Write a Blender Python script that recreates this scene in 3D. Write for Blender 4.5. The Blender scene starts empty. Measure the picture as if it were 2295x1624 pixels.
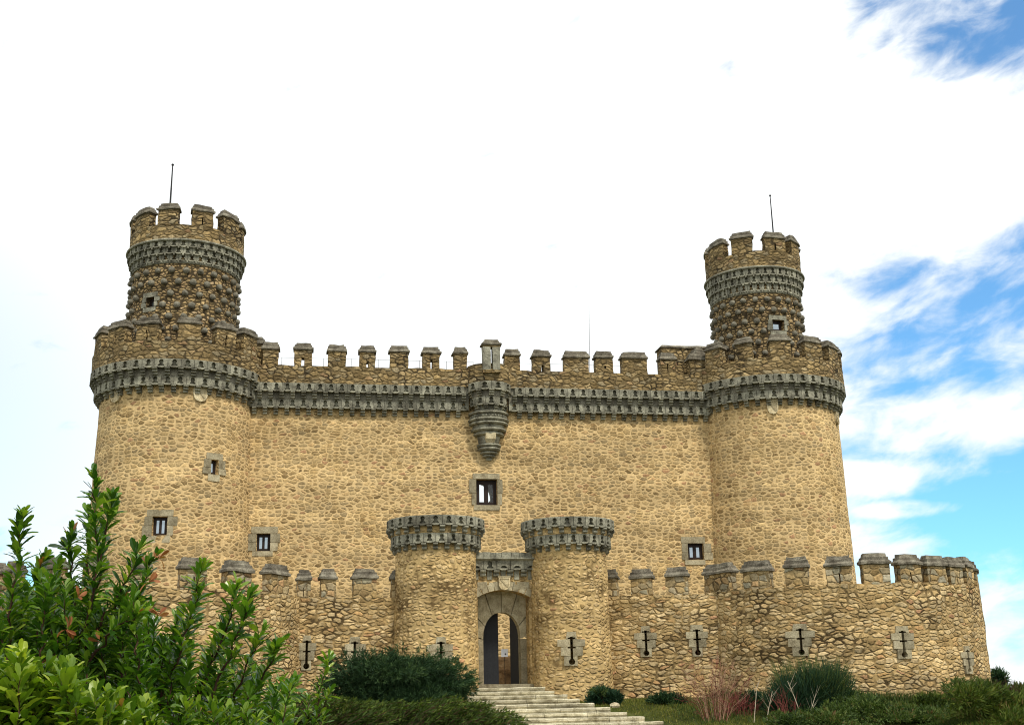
import bpy, math, random
from mathutils import Vector, noise as mnoise
R = math.radians
rnd = random.Random(7)
scene = bpy.context.scene
COL = scene.collection

# ------------------------------------------------------------------ camera
PITCH, ROLL, FPX, PW, PH = 15.5, 1.2, 2700.0, 2295.0, 1624.0
EYE = Vector((0, 0, 1.6))
cam = bpy.data.cameras.new("camera")
cam.sensor_width = 36.0
cam.lens = 36.0 * FPX / PW
cam.clip_start, cam.clip_end = 0.1, 6000
cam_o = bpy.data.objects.new("camera", cam)
COL.objects.link(cam_o)
_fw = Vector((0, math.cos(R(PITCH)), math.sin(R(PITCH))))
_up = Vector((0, -math.sin(R(PITCH)), math.cos(R(PITCH))))
_rt = Vector((1, 0, 0))
RT = _rt * math.cos(R(ROLL)) - _up * math.sin(R(ROLL))
UP = _up * math.cos(R(ROLL)) + _rt * math.sin(R(ROLL))
from mathutils import Matrix
cam_o.matrix_world = Matrix((
    (RT.x, UP.x, -_fw.x, EYE.x), (RT.y, UP.y, -_fw.y, EYE.y),
    (RT.z, UP.z, -_fw.z, EYE.z), (0, 0, 0, 1)))
scene.camera = cam_o

def ray(x, y):
    return _fw + RT * ((x - PW / 2) / FPX) - UP * ((y - PH / 2) / FPX)
def at(x, y, Y):                      # surveying helper: the point at depth Y seen in direction (x, y)
    d = ray(x, y)
    return EYE + d * (Y / d.y)

# ------------------------------------------------------------------ sky and sun
SUN_EL, SUN_AZ = 56.0, 145.0          # azimuth clockwise from +Y: behind the viewer, to the right
SKY_BLUE, CLOUD_WHITE = 0.15, 1.02
world = bpy.data.worlds.new("World")
scene.world = world
world.use_nodes = True
wt = world.node_tree
wt.nodes.clear()

def node(nt, typ, ins=None, **props):
    n = nt.nodes.new(typ)
    for k, v in props.items():
        setattr(n, k, v)
    for k, v in (ins or {}).items():
        s = n.inputs[k]
        if isinstance(v, bpy.types.NodeSocket):
            nt.links.new(v, s)
        else:
            s.default_value = v
    return n
def mth(nt, op, a, b=0.0, c=None, clamp=False):
    n = node(nt, 'ShaderNodeMath', {0: a, 1: b}, operation=op, use_clamp=clamp)
    if c is not None:
        if isinstance(c, bpy.types.NodeSocket): nt.links.new(c, n.inputs[2])
        else: n.inputs[2].default_value = c
    return n.outputs[0]
def sstep(nt, v, a, b, lo=0.0, hi=1.0):
    n = node(nt, 'ShaderNodeMapRange', {'Value': v, 'From Min': a, 'From Max': b, 'To Min': lo, 'To Max': hi},
             interpolation_type='SMOOTHSTEP')
    return n.outputs[0]
def mixc(nt, f, a, b, blend='MIX'):
    n = nt.nodes.new('ShaderNodeMix')
    n.data_type = 'RGBA'; n.blend_type = blend
    for i, v in ((0, f), (6, a), (7, b)):
        if isinstance(v, bpy.types.NodeSocket): nt.links.new(v, n.inputs[i])
        elif i == 0: n.inputs[i].default_value = v
        else: n.inputs[i].default_value = (v[0], v[1], v[2], 1)
    return n.outputs[2]
def ramp(nt, v, cols, interp='LINEAR'):
    n = nt.nodes.new('ShaderNodeValToRGB')
    n.color_ramp.interpolation = interp
    e = n.color_ramp.elements
    while len(e) < len(cols): e.new(0.5)
    for i, (p, c) in enumerate(cols):
        e[i].position = p; e[i].color = (c[0], c[1], c[2], 1)
    nt.links.new(v, n.inputs[0])
    return n.outputs[0]

def build_sky():
    nt = wt
    sky = node(nt, 'ShaderNodeTexSky', sky_type='NISHITA')
    sky.sun_disc = False
    sky.sun_elevation = R(SUN_EL); sky.sun_rotation = R(SUN_AZ)
    sky.air_density = 1.0; sky.dust_density = 0.3; sky.ozone_density = 2.5
    tc = node(nt, 'ShaderNodeTexCoord')
    sep = node(nt, 'ShaderNodeSeparateXYZ', {0: tc.outputs['Generated']})
    az = mth(nt, 'MULTIPLY', mth(nt, 'ARCTAN2', sep.outputs[0], sep.outputs[1]), 57.2958)
    el = mth(nt, 'MULTIPLY', mth(nt, 'ARCSINE', sep.outputs[2]), 57.2958)
    # wind-drawn cloud sheet: drawn out along the horizon, tilted a little
    u = mth(nt, 'MULTIPLY', mth(nt, 'SUBTRACT', az, mth(nt, 'MULTIPLY', el, 0.35)), 0.34)
    v = mth(nt, 'MULTIPLY', mth(nt, 'ADD', el, mth(nt, 'MULTIPLY', az, -0.12)), 0.62)
    p = node(nt, 'ShaderNodeCombineXYZ', {0: u, 1: v, 2: 3.7})
    n1 = node(nt, 'ShaderNodeTexNoise', {'Vector': p.outputs[0], 'Scale': 1.0, 'Detail': 8.0, 'Roughness': 0.56, 'Distortion': 0.25})
    fn = mth(nt, 'MULTIPLY', mth(nt, 'SUBTRACT', n1.outputs[0], 0.5), 2.1)
    def gap(a0, e0, ra, re, amt, core=0.35):     # an opening in the cloud deck towards (azimuth, elevation)
        da = mth(nt, 'DIVIDE', mth(nt, 'SUBTRACT', az, a0), ra)
        de = mth(nt, 'DIVIDE', mth(nt, 'SUBTRACT', el, e0), re)
        r2 = mth(nt, 'ADD', mth(nt, 'MULTIPLY', da, da), mth(nt, 'MULTIPLY', de, de))
        return sstep(nt, r2, core, 1.0, amt, 0.0)
    b = mth(nt, 'ADD', gap(29, 12.5, 18, 9.5, 0.90), gap(29, 4.0, 18, 7.0, 0.66))
    b = mth(nt, 'ADD', b, gap(31, 33.0, 17, 10.5, 0.84))
    b = mth(nt, 'ADD', b, gap(17.5, 18.6, 3.5, 1.5, 0.45, 0.1))
    b = mth(nt, 'ADD', b, gap(-27, 3.0, 8, 6, 0.82))
    for q in ((20.5, 11.6, 6.5, 2.0, 0.50), (17.4, 9.2, 4.5, 1.1, 0.40), (18.2, 7.8, 3.0, 0.55, 0.55), (18.0, 14.4, 3.4, 1.3, 0.35), (23.0, 0.0, 2.2, 1.1, 0.45), (24.0, 14.6, 3.5, 0.9, 0.3)):   # banks of cloud crossing the gap
        b = mth(nt, 'SUBTRACT', b, gap(*q, 0.05))
    dens = mth(nt, 'SUBTRACT', mth(nt, 'ADD', fn, 1.12), b)
    cov = sstep(nt, dens, 0.02, 0.92, 0.05, 1.0)
    cov = mth(nt, 'SUBTRACT', cov, gap(-33, 11.0, 18, 14, 0.34, 0.05), clamp=True)   # thin veil on the left
    blue = mixc(nt, 1.0, sky.outputs[0], (0.50, 1.0, 1.22), 'MULTIPLY')
    bg1 = node(nt, 'ShaderNodeBackground', {'Color': blue, 'Strength': SKY_BLUE})
    bg2 = node(nt, 'ShaderNodeBackground', {'Color': (0.97, 1.0, 1.0, 1), 'Strength': CLOUD_WHITE})
    mx = node(nt, 'ShaderNodeMixShader', {0: cov, 1: bg1.outputs[0], 2: bg2.outputs[0]})
    node(nt, 'ShaderNodeOutputWorld', {0: mx.outputs[0]})
build_sky()

sun = bpy.data.lights.new("sun", 'SUN')
sun.energy = 2.5
sun.angle = R(8)
sun.color = (1.0, 0.93, 0.82)
sun_o = bpy.data.objects.new("sun", sun)
COL.objects.link(sun_o)
sd = Vector((math.sin(R(SUN_AZ)) * math.cos(R(SUN_EL)), math.cos(R(SUN_AZ)) * math.cos(R(SUN_EL)), math.sin(R(SUN_EL))))
sun_o.rotation_euler = sd.to_track_quat('Z', 'Y').to_euler()

scene.view_settings.view_transform = 'Standard'
scene.view_settings.look = 'None'
scene.view_settings.exposure = 0.16
scene.view_settings.gamma = 1.0
scene.render.engine = 'CYCLES'
scene.cycles.filter_width = 1.05
scene.cycles.max_bounces = 6
scene.cycles.diffuse_bounces = 3
scene.cycles.transparent_max_bounces = 6

# ------------------------------------------------------------------ materials
def new_mat(name):
    m = bpy.data.materials.new(name); m.use_nodes = True
    nt = m.node_tree; nt.nodes.clear()
    out = node(nt, 'ShaderNodeOutputMaterial')
    return m, nt, out
def principled(nt, out, col, rough=0.9, spec=0.2, metal=0.0, normal=None, **kw):
    b = node(nt, 'ShaderNodeBsdfPrincipled')
    for k, v in (('Base Color', col), ('Roughness', rough), ('Specular IOR Level', spec), ('Metallic', metal)):
        if isinstance(v, bpy.types.NodeSocket): nt.links.new(v, b.inputs[k])
        elif k == 'Base Color': b.inputs[k].default_value = (v[0], v[1], v[2], 1)
        else: b.inputs[k].default_value = v
    if normal is not None: nt.links.new(normal, b.inputs['Normal'])
    nt.links.new(b.outputs[0], out.inputs[0])
    return b

def rubble(name, sx, sy, joint, soft, mortar, stones, weather=0.35, bump=0.05, jitter=0.10, warp=0.22, grime=(0.30, 0.27, 0.2), sunk=True, rand=0.86, mortar2=None, fill=0.5, fine=0.06, rnd_r=0.60):
    """rubble masonry: irregular stones in mortar, laid on the wall's own metre-true UVs"""
    m, nt, out = new_mat(name)
    uv = node(nt, 'ShaderNodeUVMap').outputs[0]
    nw = node(nt, 'ShaderNodeTexNoise', {'Vector': uv, 'Scale': 1.1, 'Detail': 2.0}, noise_dimensions='2D')
    off = node(nt, 'ShaderNodeVectorMath', {0: nw.outputs[1], 1: (0.5, 0.5, 0.5)}, operation='SUBTRACT').outputs[0]
    off = node(nt, 'ShaderNodeVectorMath', {0: off, 'Scale': warp * 2}, operation='SCALE').outputs[0]
    nw2 = node(nt, 'ShaderNodeTexNoise', {'Vector': uv, 'Scale': 6.0, 'Detail': 2.0}, noise_dimensions='2D')
    off2 = node(nt, 'ShaderNodeVectorMath', {0: nw2.outputs[1], 1: (0.5, 0.5, 0.5)}, operation='SUBTRACT').outputs[0]
    off2 = node(nt, 'ShaderNodeVectorMath', {0: off2, 'Scale': fine}, operation='SCALE').outputs[0]
    w = node(nt, 'ShaderNodeVectorMath', {0: uv, 1: off}, operation='ADD').outputs[0]
    w = node(nt, 'ShaderNodeVectorMath', {0: w, 1: off2}, operation='ADD').outputs[0]
    w = node(nt, 'ShaderNodeVectorMath', {0: w, 1: (1 / sx, 1 / sy, 1)}, operation='MULTIPLY').outputs[0]
    v1 = node(nt, 'ShaderNodeTexVoronoi', {'Vector': w, 'Scale': 1.0, 'Randomness': rand}, voronoi_dimensions='2D', feature='F1')
    v2 = node(nt, 'ShaderNodeTexVoronoi', {'Vector': w, 'Scale': 1.0, 'Randomness': rand}, voronoi_dimensions='2D', feature='DISTANCE_TO_EDGE')
    cs = node(nt, 'ShaderNodeSeparateColor', {0: v1.outputs['Color']})
    nf = node(nt, 'ShaderNodeTexNoise', {'Vector': uv, 'Scale': 9.0, 'Detail': 4.0, 'Roughness': 0.6}, noise_dimensions='2D')
    nb = node(nt, 'ShaderNodeTexNoise', {'Vector': uv, 'Scale': 0.45, 'Detail': 4.0, 'Roughness': 0.6}, noise_dimensions='2D')
    rd_ = mth(nt, 'MULTIPLY', mth(nt, 'SUBTRACT', rnd_r, v1.outputs['Distance']), 0.7)     # worn corners
    e = mth(nt, 'SMOOTH_MIN', v2.outputs['Distance'], rd_, 0.08)
    e = mth(nt, 'ADD', e, mth(nt, 'MULTIPLY', mth(nt, 'SUBTRACT', nf.outputs[0], 0.5), 0.10))
    e = mth(nt, 'ADD', e, mth(nt, 'MULTIPLY', mth(nt, 'SUBTRACT', cs.outputs[1], 0.6), jitter))
    e = mth(nt, 'ADD', e, mth(nt, 'MULTIPLY', mth(nt, 'SUBTRACT', nb.outputs[0], 0.5), 0.10))
    mask = sstep(nt, e, joint, joint + soft)
    sc = ramp(nt, cs.outputs[0], stones)
    tone = mth(nt, 'ADD', mth(nt, 'MULTIPLY', cs.outputs[2], 0.5), 0.75)
    tone = mth(nt, 'MULTIPLY', tone, sstep(nt, nf.outputs[0], 0.25, 0.75, 0.72, 1.25))
    sc = mixc(nt, 1.0, sc, node(nt, 'ShaderNodeCombineColor', {0: tone, 1: tone, 2: tone}).outputs[0], 'MULTIPLY')
    if mortar2:                          # joints partly filled with mortar, partly open
        nm = node(nt, 'ShaderNodeTexNoise', {'Vector': uv, 'Scale': 1.9, 'Detail': 3.0, 'Roughness': 0.6}, noise_dimensions='2D')
        mortar = mixc(nt, sstep(nt, mth(nt, 'ADD', mth(nt, 'MULTIPLY', nm.outputs[0], .55), mth(nt, 'MULTIPLY', nb.outputs[0], .45)), fill - 0.10, fill + 0.10), mortar, mortar2)
    mt = sstep(nt, nf.outputs[0], 0.2, 0.8, 0.82, 1.12)
    mc = mixc(nt, 1.0, mortar, node(nt, 'ShaderNodeCombineColor', {0: mt, 1: mt, 2: mt}).outputs[0], 'MULTIPLY')
    col = mixc(nt, mask, mc, sc)
    # rain streaks and lichen stains with shapes of their own
    st = node(nt, 'ShaderNodeVectorMath', {0: uv, 1: (1.6, 0.22, 1)}, operation='MULTIPLY').outputs[0]
    ns = node(nt, 'ShaderNodeTexNoise', {'Vector': st, 'Scale': 1.0, 'Detail': 5.0, 'Roughness': 0.65}, noise_dimensions='2D')
    gm = mth(nt, 'MULTIPLY', sstep(nt, mth(nt, 'ADD', mth(nt, 'MULTIPLY', ns.outputs[0], 0.5), mth(nt, 'MULTIPLY', nb.outputs[0], 0.5)), 0.50, 0.68), weather)
    col = mixc(nt, gm, col, mixc(nt, 1.0, col, (grime[0] * 2, grime[1] * 2, grime[2] * 2), 'MULTIPLY'))
    lf_ = node(nt, 'ShaderNodeVectorMath', {0: uv, 1: (0.11, 1.0, 1)}, operation='MULTIPLY').outputs[0]   # building lifts: level bands of slightly different stone
    nl = node(nt, 'ShaderNodeTexNoise', {'Vector': lf_, 'Scale': 1.0, 'Detail': 3.0}, noise_dimensions='2D')
    tl = mth(nt, 'MULTIPLY', sstep(nt, nl.outputs[0], 0.3, 0.7, 0.86, 1.10), sstep(nt, nb.outputs[0], 0.3, 0.7, 0.90, 1.08))
    col = mixc(nt, 1.0, col, node(nt, 'ShaderNodeCombineColor', {0: tl, 1: tl, 2: tl}).outputs[0], 'MULTIPLY')
    hb = sstep(nt, e, joint - 0.02, joint + soft + 0.12)
    h = mth(nt, 'ADD', hb if sunk else mth(nt, 'MULTIPLY', hb, 0.6), mth(nt, 'MULTIPLY', nf.outputs[0], 0.35))
    bp = node(nt, 'ShaderNodeBump', {'Height': h, 'Strength': 0.9, 'Distance': bump})
    principled(nt, out, col, 0.92, 0.12, normal=bp.outputs[0])
    return m

KEEP = rubble("cream_mortared_rubble", 0.35, 0.175, 0.045, 0.08, (0.70, 0.505, 0.25),
              [(0.0, (0.28, 0.185, 0.08)), (0.2, (0.41, 0.285, 0.13)), (0.45, (0.53, 0.375, 0.175)), (0.62, (0.38, 0.28, 0.145)), (0.8, (0.58, 0.415, 0.195)), (0.94, (0.48, 0.325, 0.15)), (1.0, (0.42, 0.24, 0.125))],
              weather=0.38, bump=0.035, jitter=0.15, sunk=False, warp=0.09, rnd_r=0.70, rand=0.80, fine=0.05)
OUTER = rubble("open_jointed_tan_rubble", 0.34, 0.155, 0.040, 0.07, (0.085, 0.056, 0.025),
               [(0.0, (0.33, 0.22, 0.095)), (0.25, (0.50, 0.35, 0.16)), (0.5, (0.61, 0.445, 0.22)), (0.7, (0.48, 0.365, 0.20)), (0.85, (0.66, 0.50, 0.27)), (0.95, (0.54, 0.345, 0.145)), (1.0, (0.46, 0.26, 0.14))],
               weather=0.32, bump=0.05, jitter=0.07, mortar2=(0.46, 0.32, 0.14), fill=0.47, warp=0.12, rnd_r=0.72, rand=0.84)
GATE = rubble("pointed_golden_rubble", 0.28, 0.150, 0.045, 0.09, (0.17, 0.11, 0.045),
              [(0.0, (0.36, 0.245, 0.10)), (0.3, (0.54, 0.38, 0.175)), (0.6, (0.63, 0.465, 0.24)), (0.85, (0.52, 0.355, 0.155)), (0.96, (0.58, 0.39, 0.18)), (1.0, (0.48, 0.27, 0.14))],
              weather=0.22, bump=0.045, jitter=0.12, mortar2=(0.56, 0.40, 0.18), fill=0.42, warp=0.15)
ASHLAR = rubble("grey_tan_squared_blocks", 0.36, 0.24, 0.03, 0.05, (0.09, 0.065, 0.035),
                [(0.0, (0.30, 0.21, 0.10)), (0.3, (0.40, 0.28, 0.125)), (0.5, (0.30, 0.275, 0.19)), (0.65, (0.46, 0.33, 0.155)), (0.8, (0.36, 0.33, 0.24)), (0.92, (0.50, 0.36, 0.17)), (1.0, (0.40, 0.24, 0.12))],
                weather=0.40, bump=0.04, jitter=0.05, mortar2=(0.36, 0.26, 0.13), fill=0.48, warp=0.06, rnd_r=0.85, rand=0.6)
PARAPET = rubble("weathered_parapet_rubble", 0.36, 0.19, 0.035, 0.07, (0.045, 0.034, 0.02),
                 [(0.0, (0.17, 0.122, 0.058)), (0.3, (0.28, 0.20, 0.092)), (0.6, (0.38, 0.275, 0.13)), (0.85, (0.28, 0.23, 0.14)), (0.95, (0.42, 0.31, 0.155)), (1.0, (0.30, 0.18, 0.095))],
                 weather=0.50, bump=0.06, jitter=0.08, mortar2=(0.20, 0.145, 0.07), fill=0.46, warp=0.16, rnd_r=0.70)
TURRET = rubble("rough_turret_rubble", 0.28, 0.155, 0.05, 0.08, (0.075, 0.055, 0.03),
                [(0.0, (0.22, 0.155, 0.072)), (0.4, (0.36, 0.255, 0.12)), (0.7, (0.46, 0.335, 0.165)), (0.9, (0.36, 0.245, 0.125)), (1.0, (0.52, 0.385, 0.22))],
                weather=0.30, bump=0.045, jitter=0.08, warp=0.12)

def granite(name, base, dark, light, scale=3.0, stain=0.6, bump=0.02, rough=0.9):
    m, nt, out = new_mat(name)
    g = node(nt, 'ShaderNodeNewGeometry')
    pos = g.outputs['Position']
    n1 = node(nt, 'ShaderNodeTexNoise', {'Vector': pos, 'Scale': scale, 'Detail': 6.0, 'Roughness': 0.65})
    n2 = node(nt, 'ShaderNodeTexNoise', {'Vector': pos, 'Scale': scale * 8, 'Detail': 3.0, 'Roughness': 0.7})
    n3 = node(nt, 'ShaderNodeTexNoise', {'Vector': pos, 'Scale': 0.7, 'Detail': 5.0, 'Roughness': 0.7})
    c = ramp(nt, n1.outputs[0], [(0.32, dark), (0.5, base), (0.70, light)])
    c = mixc(nt, mth(nt, 'MULTIPLY', sstep(nt, n3.outputs[0], 0.50, 0.66), stain), c, [x * 0.8 for x in dark])
    t = sstep(nt, n2.outputs[0], 0.3, 0.7, 0.75, 1.2)
    c = mixc(nt, 1.0, c, node(nt, 'ShaderNodeCombineColor', {0: t, 1: t, 2: t}).outputs[0], 'MULTIPLY')
    isl = mth(nt, 'ADD', mth(nt, 'MULTIPLY', g.outputs['Random Per Island'], 0.5), 0.72)
    c = mixc(nt, 1.0, c, node(nt, 'ShaderNodeCombineColor', {0: isl, 1: isl, 2: isl}).outputs[0], 'MULTIPLY')
    bp = node(nt, 'ShaderNodeBump', {'Height': mth(nt, 'ADD', n1.outputs[0], n2.outputs[0]), 'Strength': 0.8, 'Distance': bump})
    principled(nt, out, c, rough, 0.2, normal=bp.outputs[0])
    return m
GRANITE = granite("lichen_granite", (0.275, 0.265, 0.20), (0.105, 0.096, 0.07), (0.42, 0.405, 0.305))
COPING = granite("dark_coping_granite", (0.18, 0.16, 0.12), (0.085, 0.072, 0.052), (0.33, 0.305, 0.23))
DRESSED = granite("pale_dressed_granite", (0.37, 0.32, 0.205), (0.20, 0.165, 0.10), (0.47, 0.42, 0.285), stain=0.4, bump=0.008)
BALLST = granite("ball_granite", (0.20, 0.185, 0.14), (0.10, 0.09, 0.065), (0.30, 0.28, 0.21), stain=0.4)
LIME = granite("pale_limestone", (0.62, 0.52, 0.32), (0.38, 0.30, 0.17), (0.74, 0.64, 0.42), stain=0.2, bump=0.008)
STEPST = granite("light_step_granite", (0.50, 0.455, 0.315), (0.25, 0.215, 0.13), (0.66, 0.61, 0.46), stain=0.65, bump=0.012)
ROCKM = granite("field_rock", (0.45, 0.38, 0.25), (0.25, 0.20, 0.12), (0.58, 0.52, 0.38), stain=0.3, bump=0.03)

BROWNROCK = granite("brown_boulder", (0.26, 0.145, 0.055), (0.12, 0.07, 0.03), (0.40, 0.26, 0.12), stain=0.4, bump=0.05)
def plain(name, col, rough=0.6, spec=0.3, metal=0.0, vary=0.25, scale=8.0):
    m, nt, out = new_mat(name)
    tc = node(nt, 'ShaderNodeTexCoord')
    n1 = node(nt, 'ShaderNodeTexNoise', {'Vector': tc.outputs['Object'], 'Scale': scale, 'Detail': 4.0})
    t = sstep(nt, n1.outputs[0], 0.25, 0.75, 1 - vary, 1 + vary)
    c = mixc(nt, 1.0, col, node(nt, 'ShaderNodeCombineColor', {0: t, 1: t, 2: t}).outputs[0], 'MULTIPLY')
    principled(nt, out, c, rough, spec, metal)
    return m
WOOD = plain("dark_brown_wood", (0.022, 0.012, 0.008), 0.6, 0.3)
DOORM = plain("dark_grey_door_iron", (0.026, 0.028, 0.032), 0.75, 0.2, 0.0, 0.2, 30)
IRON = plain("dark_iron", (0.02, 0.02, 0.02), 0.5, 0.4, 0.5)
STEEL = plain("thin_grey_steel", (0.25, 0.25, 0.25), 0.5, 0.4, 0.6)
PAPER = plain("white_notice", (0.78, 0.80, 0.84), 0.6, 0.3, 0.0, 0.03)
INK = plain("dark_print", (0.05, 0.05, 0.06), 0.7, 0.2)
GLASS = plain("sky_reflecting_glass", (0.40, 0.46, 0.50), 0.08, 0.8, 0.85, 0.2, 3)
CLEAR, _nt, _o = new_mat("clear_glass")
_a = node(_nt, 'ShaderNodeBsdfTransparent', {'Color': (0.95, 0.97, 0.97, 1)})
_b = node(_nt, 'ShaderNodeBsdfGlossy', {'Roughness': 0.05})
_f = node(_nt, 'ShaderNodeFresnel', {'IOR': 1.45})
_m = node(_nt, 'ShaderNodeMixShader', {0: _f.outputs[0], 1: _a.outputs[0], 2: _b.outputs[0]})
_nt.links.new(_m.outputs[0], _o.inputs[0])

def leafmat(name, cols, rough=0.45, trans=0.35, spec=0.35):
    """each leaf carries its own number in UV.x; cols are the colours leaves of this plant have"""
    m, nt, out = new_mat(name)
    uv = node(nt, 'ShaderNodeUVMap').outputs[0]
    sp = node(nt, 'ShaderNodeSeparateXYZ', {0: uv})
    c = ramp(nt, sp.outputs[0], cols)
    b = node(nt, 'ShaderNodeBsdfPrincipled', {'Base Color': c, 'Roughness': rough, 'Specular IOR Level': spec})
    t = node(nt, 'ShaderNodeBsdfTranslucent', {'Color': mixc(nt, 1.0, c, (1.5, 1.7, 0.7), 'MULTIPLY')})
    mx = node(nt, 'ShaderNodeMixShader', {0: trans, 1: b.outputs[0], 2: t.outputs[0]})
    nt.links.new(mx.outputs[0], out.inputs[0])
    return m
LEAF_DARK = leafmat("glossy_dark_leaf", [(0, (0.014, 0.048, 0.006)), (0.3, (0.048, 0.125, 0.010)), (0.65, (0.12, 0.23, 0.020)), (0.95, (0.28, 0.36, 0.034)), (1.0, (0.26, 0.10, 0.03))], 0.30, 0.30, 0.55)
LEAF_LIGHT = leafmat("fresh_yellow_green_leaf", [(0, (0.020, 0.060, 0.005)), (0.3, (0.075, 0.15, 0.010)), (0.65, (0.19, 0.28, 0.020)), (0.95, (0.44, 0.48, 0.045)), (1.0, (0.34, 0.18, 0.05))], 0.36, 0.32, 0.45)
LEAF_RED = leafmat("withered_orange_leaf", [(0, (0.22, 0.07, 0.025)), (1, (0.40, 0.16, 0.07))], 0.6, 0.3, 0.2)
JUNI = leafmat("blue_green_juniper", [(0, (0.010, 0.026, 0.010)), (0.6, (0.026, 0.058, 0.022)), (1, (0.075, 0.125, 0.045))], 0.7, 0.12, 0.15)
SPREAD = leafmat("olive_green_juniper", [(0, (0.020, 0.034, 0.008)), (0.5, (0.050, 0.082, 0.012)), (0.9, (0.115, 0.150, 0.022)), (1, (0.13, 0.095, 0.03))], 0.7, 0.15, 0.15)
BROOM = leafmat("dark_broom_green", [(0, (0.012, 0.032, 0.018)), (0.7, (0.030, 0.070, 0.032)), (1, (0.10, 0.13, 0.03))], 0.7, 0.12, 0.15)
LOWG = leafmat("mixed_low_green", [(0, (0.018, 0.036, 0.010)), (0.5, (0.058, 0.098, 0.020)), (0.85, (0.115, 0.150, 0.036)), (1, (0.13, 0.08, 0.03))], 0.6, 0.18, 0.2)
GRASSM = leafmat("short_grass", [(0, (0.055, 0.072, 0.010)), (0.6, (0.13, 0.145, 0.022)), (1, (0.24, 0.21, 0.06))], 0.8, 0.15, 0.1)
BARK = plain("reddish_dark_bark", (0.055, 0.026, 0.016), 0.8, 0.2)
TWIGR = plain("red_brown_twig", (0.17, 0.045, 0.035), 0.7, 0.2)
TWIGT = plain("tan_twig", (0.42, 0.25, 0.16), 0.7, 0.2)
PALEB = plain("pale_birch_bark", (0.52, 0.44, 0.32), 0.8, 0.2)

def ground_mat():
    m, nt, out = new_mat("soil_and_grass")
    g = node(nt, 'ShaderNodeNewGeometry')
    n1 = node(nt, 'ShaderNodeTexNoise', {'Vector': g.outputs['Position'], 'Scale': 0.5, 'Detail': 6.0})
    n2 = node(nt, 'ShaderNodeTexNoise', {'Vector': g.outputs['Position'], 'Scale': 7.0, 'Detail': 5.0})
    c = ramp(nt, n1.outputs[0], [(0.35, (0.03, 0.038, 0.009)), (0.55, (0.06, 0.072, 0.014)), (0.7, (0.11, 0.085, 0.035))])
    t = sstep(nt, n2.outputs[0], 0.3, 0.7, 0.6, 1.3)
    c = mixc(nt, 1.0, c, node(nt, 'ShaderNodeCombineColor', {0: t, 1: t, 2: t}).outputs[0], 'MULTIPLY')
    bp = node(nt, 'ShaderNodeBump', {'Height': n2.outputs[0], 'Strength': 1.0, 'Distance': 0.08})
    principled(nt, out, c, 0.95, 0.1, normal=bp.outputs[0])
    return m
GROUNDM = ground_mat()

# ------------------------------------------------------------------ mesh helpers
WO = {}                                # world origin of every object
def tag(o, label=None, cat=None, group=None, kind=None):
    for k, v in (('label', label), ('category', cat), ('group', group), ('kind', kind)):
        if v: o[k] = v
    return o
def thing(name, loc, label, cat, group=None):
    o = bpy.data.objects.new(name, None)
    o.empty_display_size = 0.3
    COL.objects.link(o); o.location = loc; WO[o] = Vector(loc)
    return tag(o, label, cat, group)

class MB:
    def __init__(s): s.v, s.f, s.uv, s.m = [], [], [], []
    def poly(s, pts, uvs, mi=0):
        i = len(s.v); s.v.extend(pts); s.f.append(list(range(i, i + len(pts)))); s.uv.extend(uvs); s.m.append(mi)
    def mesh(s, pts, faces, uvf=None, mi=0):
        i = len(s.v); s.v.extend(pts)
        for f in faces:
            s.f.append([i + k for k in f]); s.m.append(mi)
            s.uv.extend([uvf(pts[k]) for k in f] if uvf else [(0, 0)] * len(f))
    def local(s, F, lv, faces, mi=0):
        """geometry in wall space (s along, o out, z up), mapped by F; UVs in metres by the face's main direction"""
        i = len(s.v); s.v.extend([F(*p) for p in lv])
        for f in faces:
            n = [0, 0, 0]
            for a in range(len(f)):
                p, q = lv[f[a]], lv[f[(a + 1) % len(f)]]
                n[0] += (p[1] - q[1]) * (p[2] + q[2]); n[1] += (p[2] - q[2]) * (p[0] + q[0]); n[2] += (p[0] - q[0]) * (p[1] + q[1])
            k = max(range(3), key=lambda t: abs(n[t]))
            s.f.append([i + t for t in reversed(f)]); s.m.append(mi)
            for t in reversed(f):
                p = lv[t]
                s.uv.append((p[0] + F.u0, p[2]) if k == 1 else ((p[1] + p[0] * 0.01 + 3 + F.u0, p[2]) if k == 0 else (p[0] + F.u0, p[1] + 7)))
    def build(s, name, mats, parent=None, rough=0.0, freq=1.5, smooth=False):
        if not isinstance(mats, (list, tuple)): mats = [mats]
        if rough:
            s.v = [Vector(p) + mnoise.noise_vector(Vector(p) * freq) * rough + mnoise.noise_vector(Vector(p) * freq * 3.7) * rough * 0.5 for p in s.v]
        n = len(s.v)
        ox = sum(p[0] for p in s.v) / n; oy = sum(p[1] for p in s.v) / n; oz = min(p[2] for p in s.v)
        org = Vector((ox, oy, oz))
        me = bpy.data.meshes.new(name)
        me.from_pydata([(p[0] - ox, p[1] - oy, p[2] - oz) for p in s.v], [], s.f)
        ul = me.uv_layers.new(name="UVMap")
        ul.data.foreach_set("uv", [c for t in s.uv for c in t])
        for m in mats: me.materials.append(m)
        if len(mats) > 1: me.polygons.foreach_set("material_index", s.m)
        if smooth: me.polygons.foreach_set("use_smooth", [True] * len(me.polygons))
        me.update()
        o = bpy.data.objects.new(name, me)
        COL.objects.link(o)
        if parent:
            o.parent = parent; o.location = org - WO[parent]
        else: o.location = org
        WO[o] = org
        return o

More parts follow.
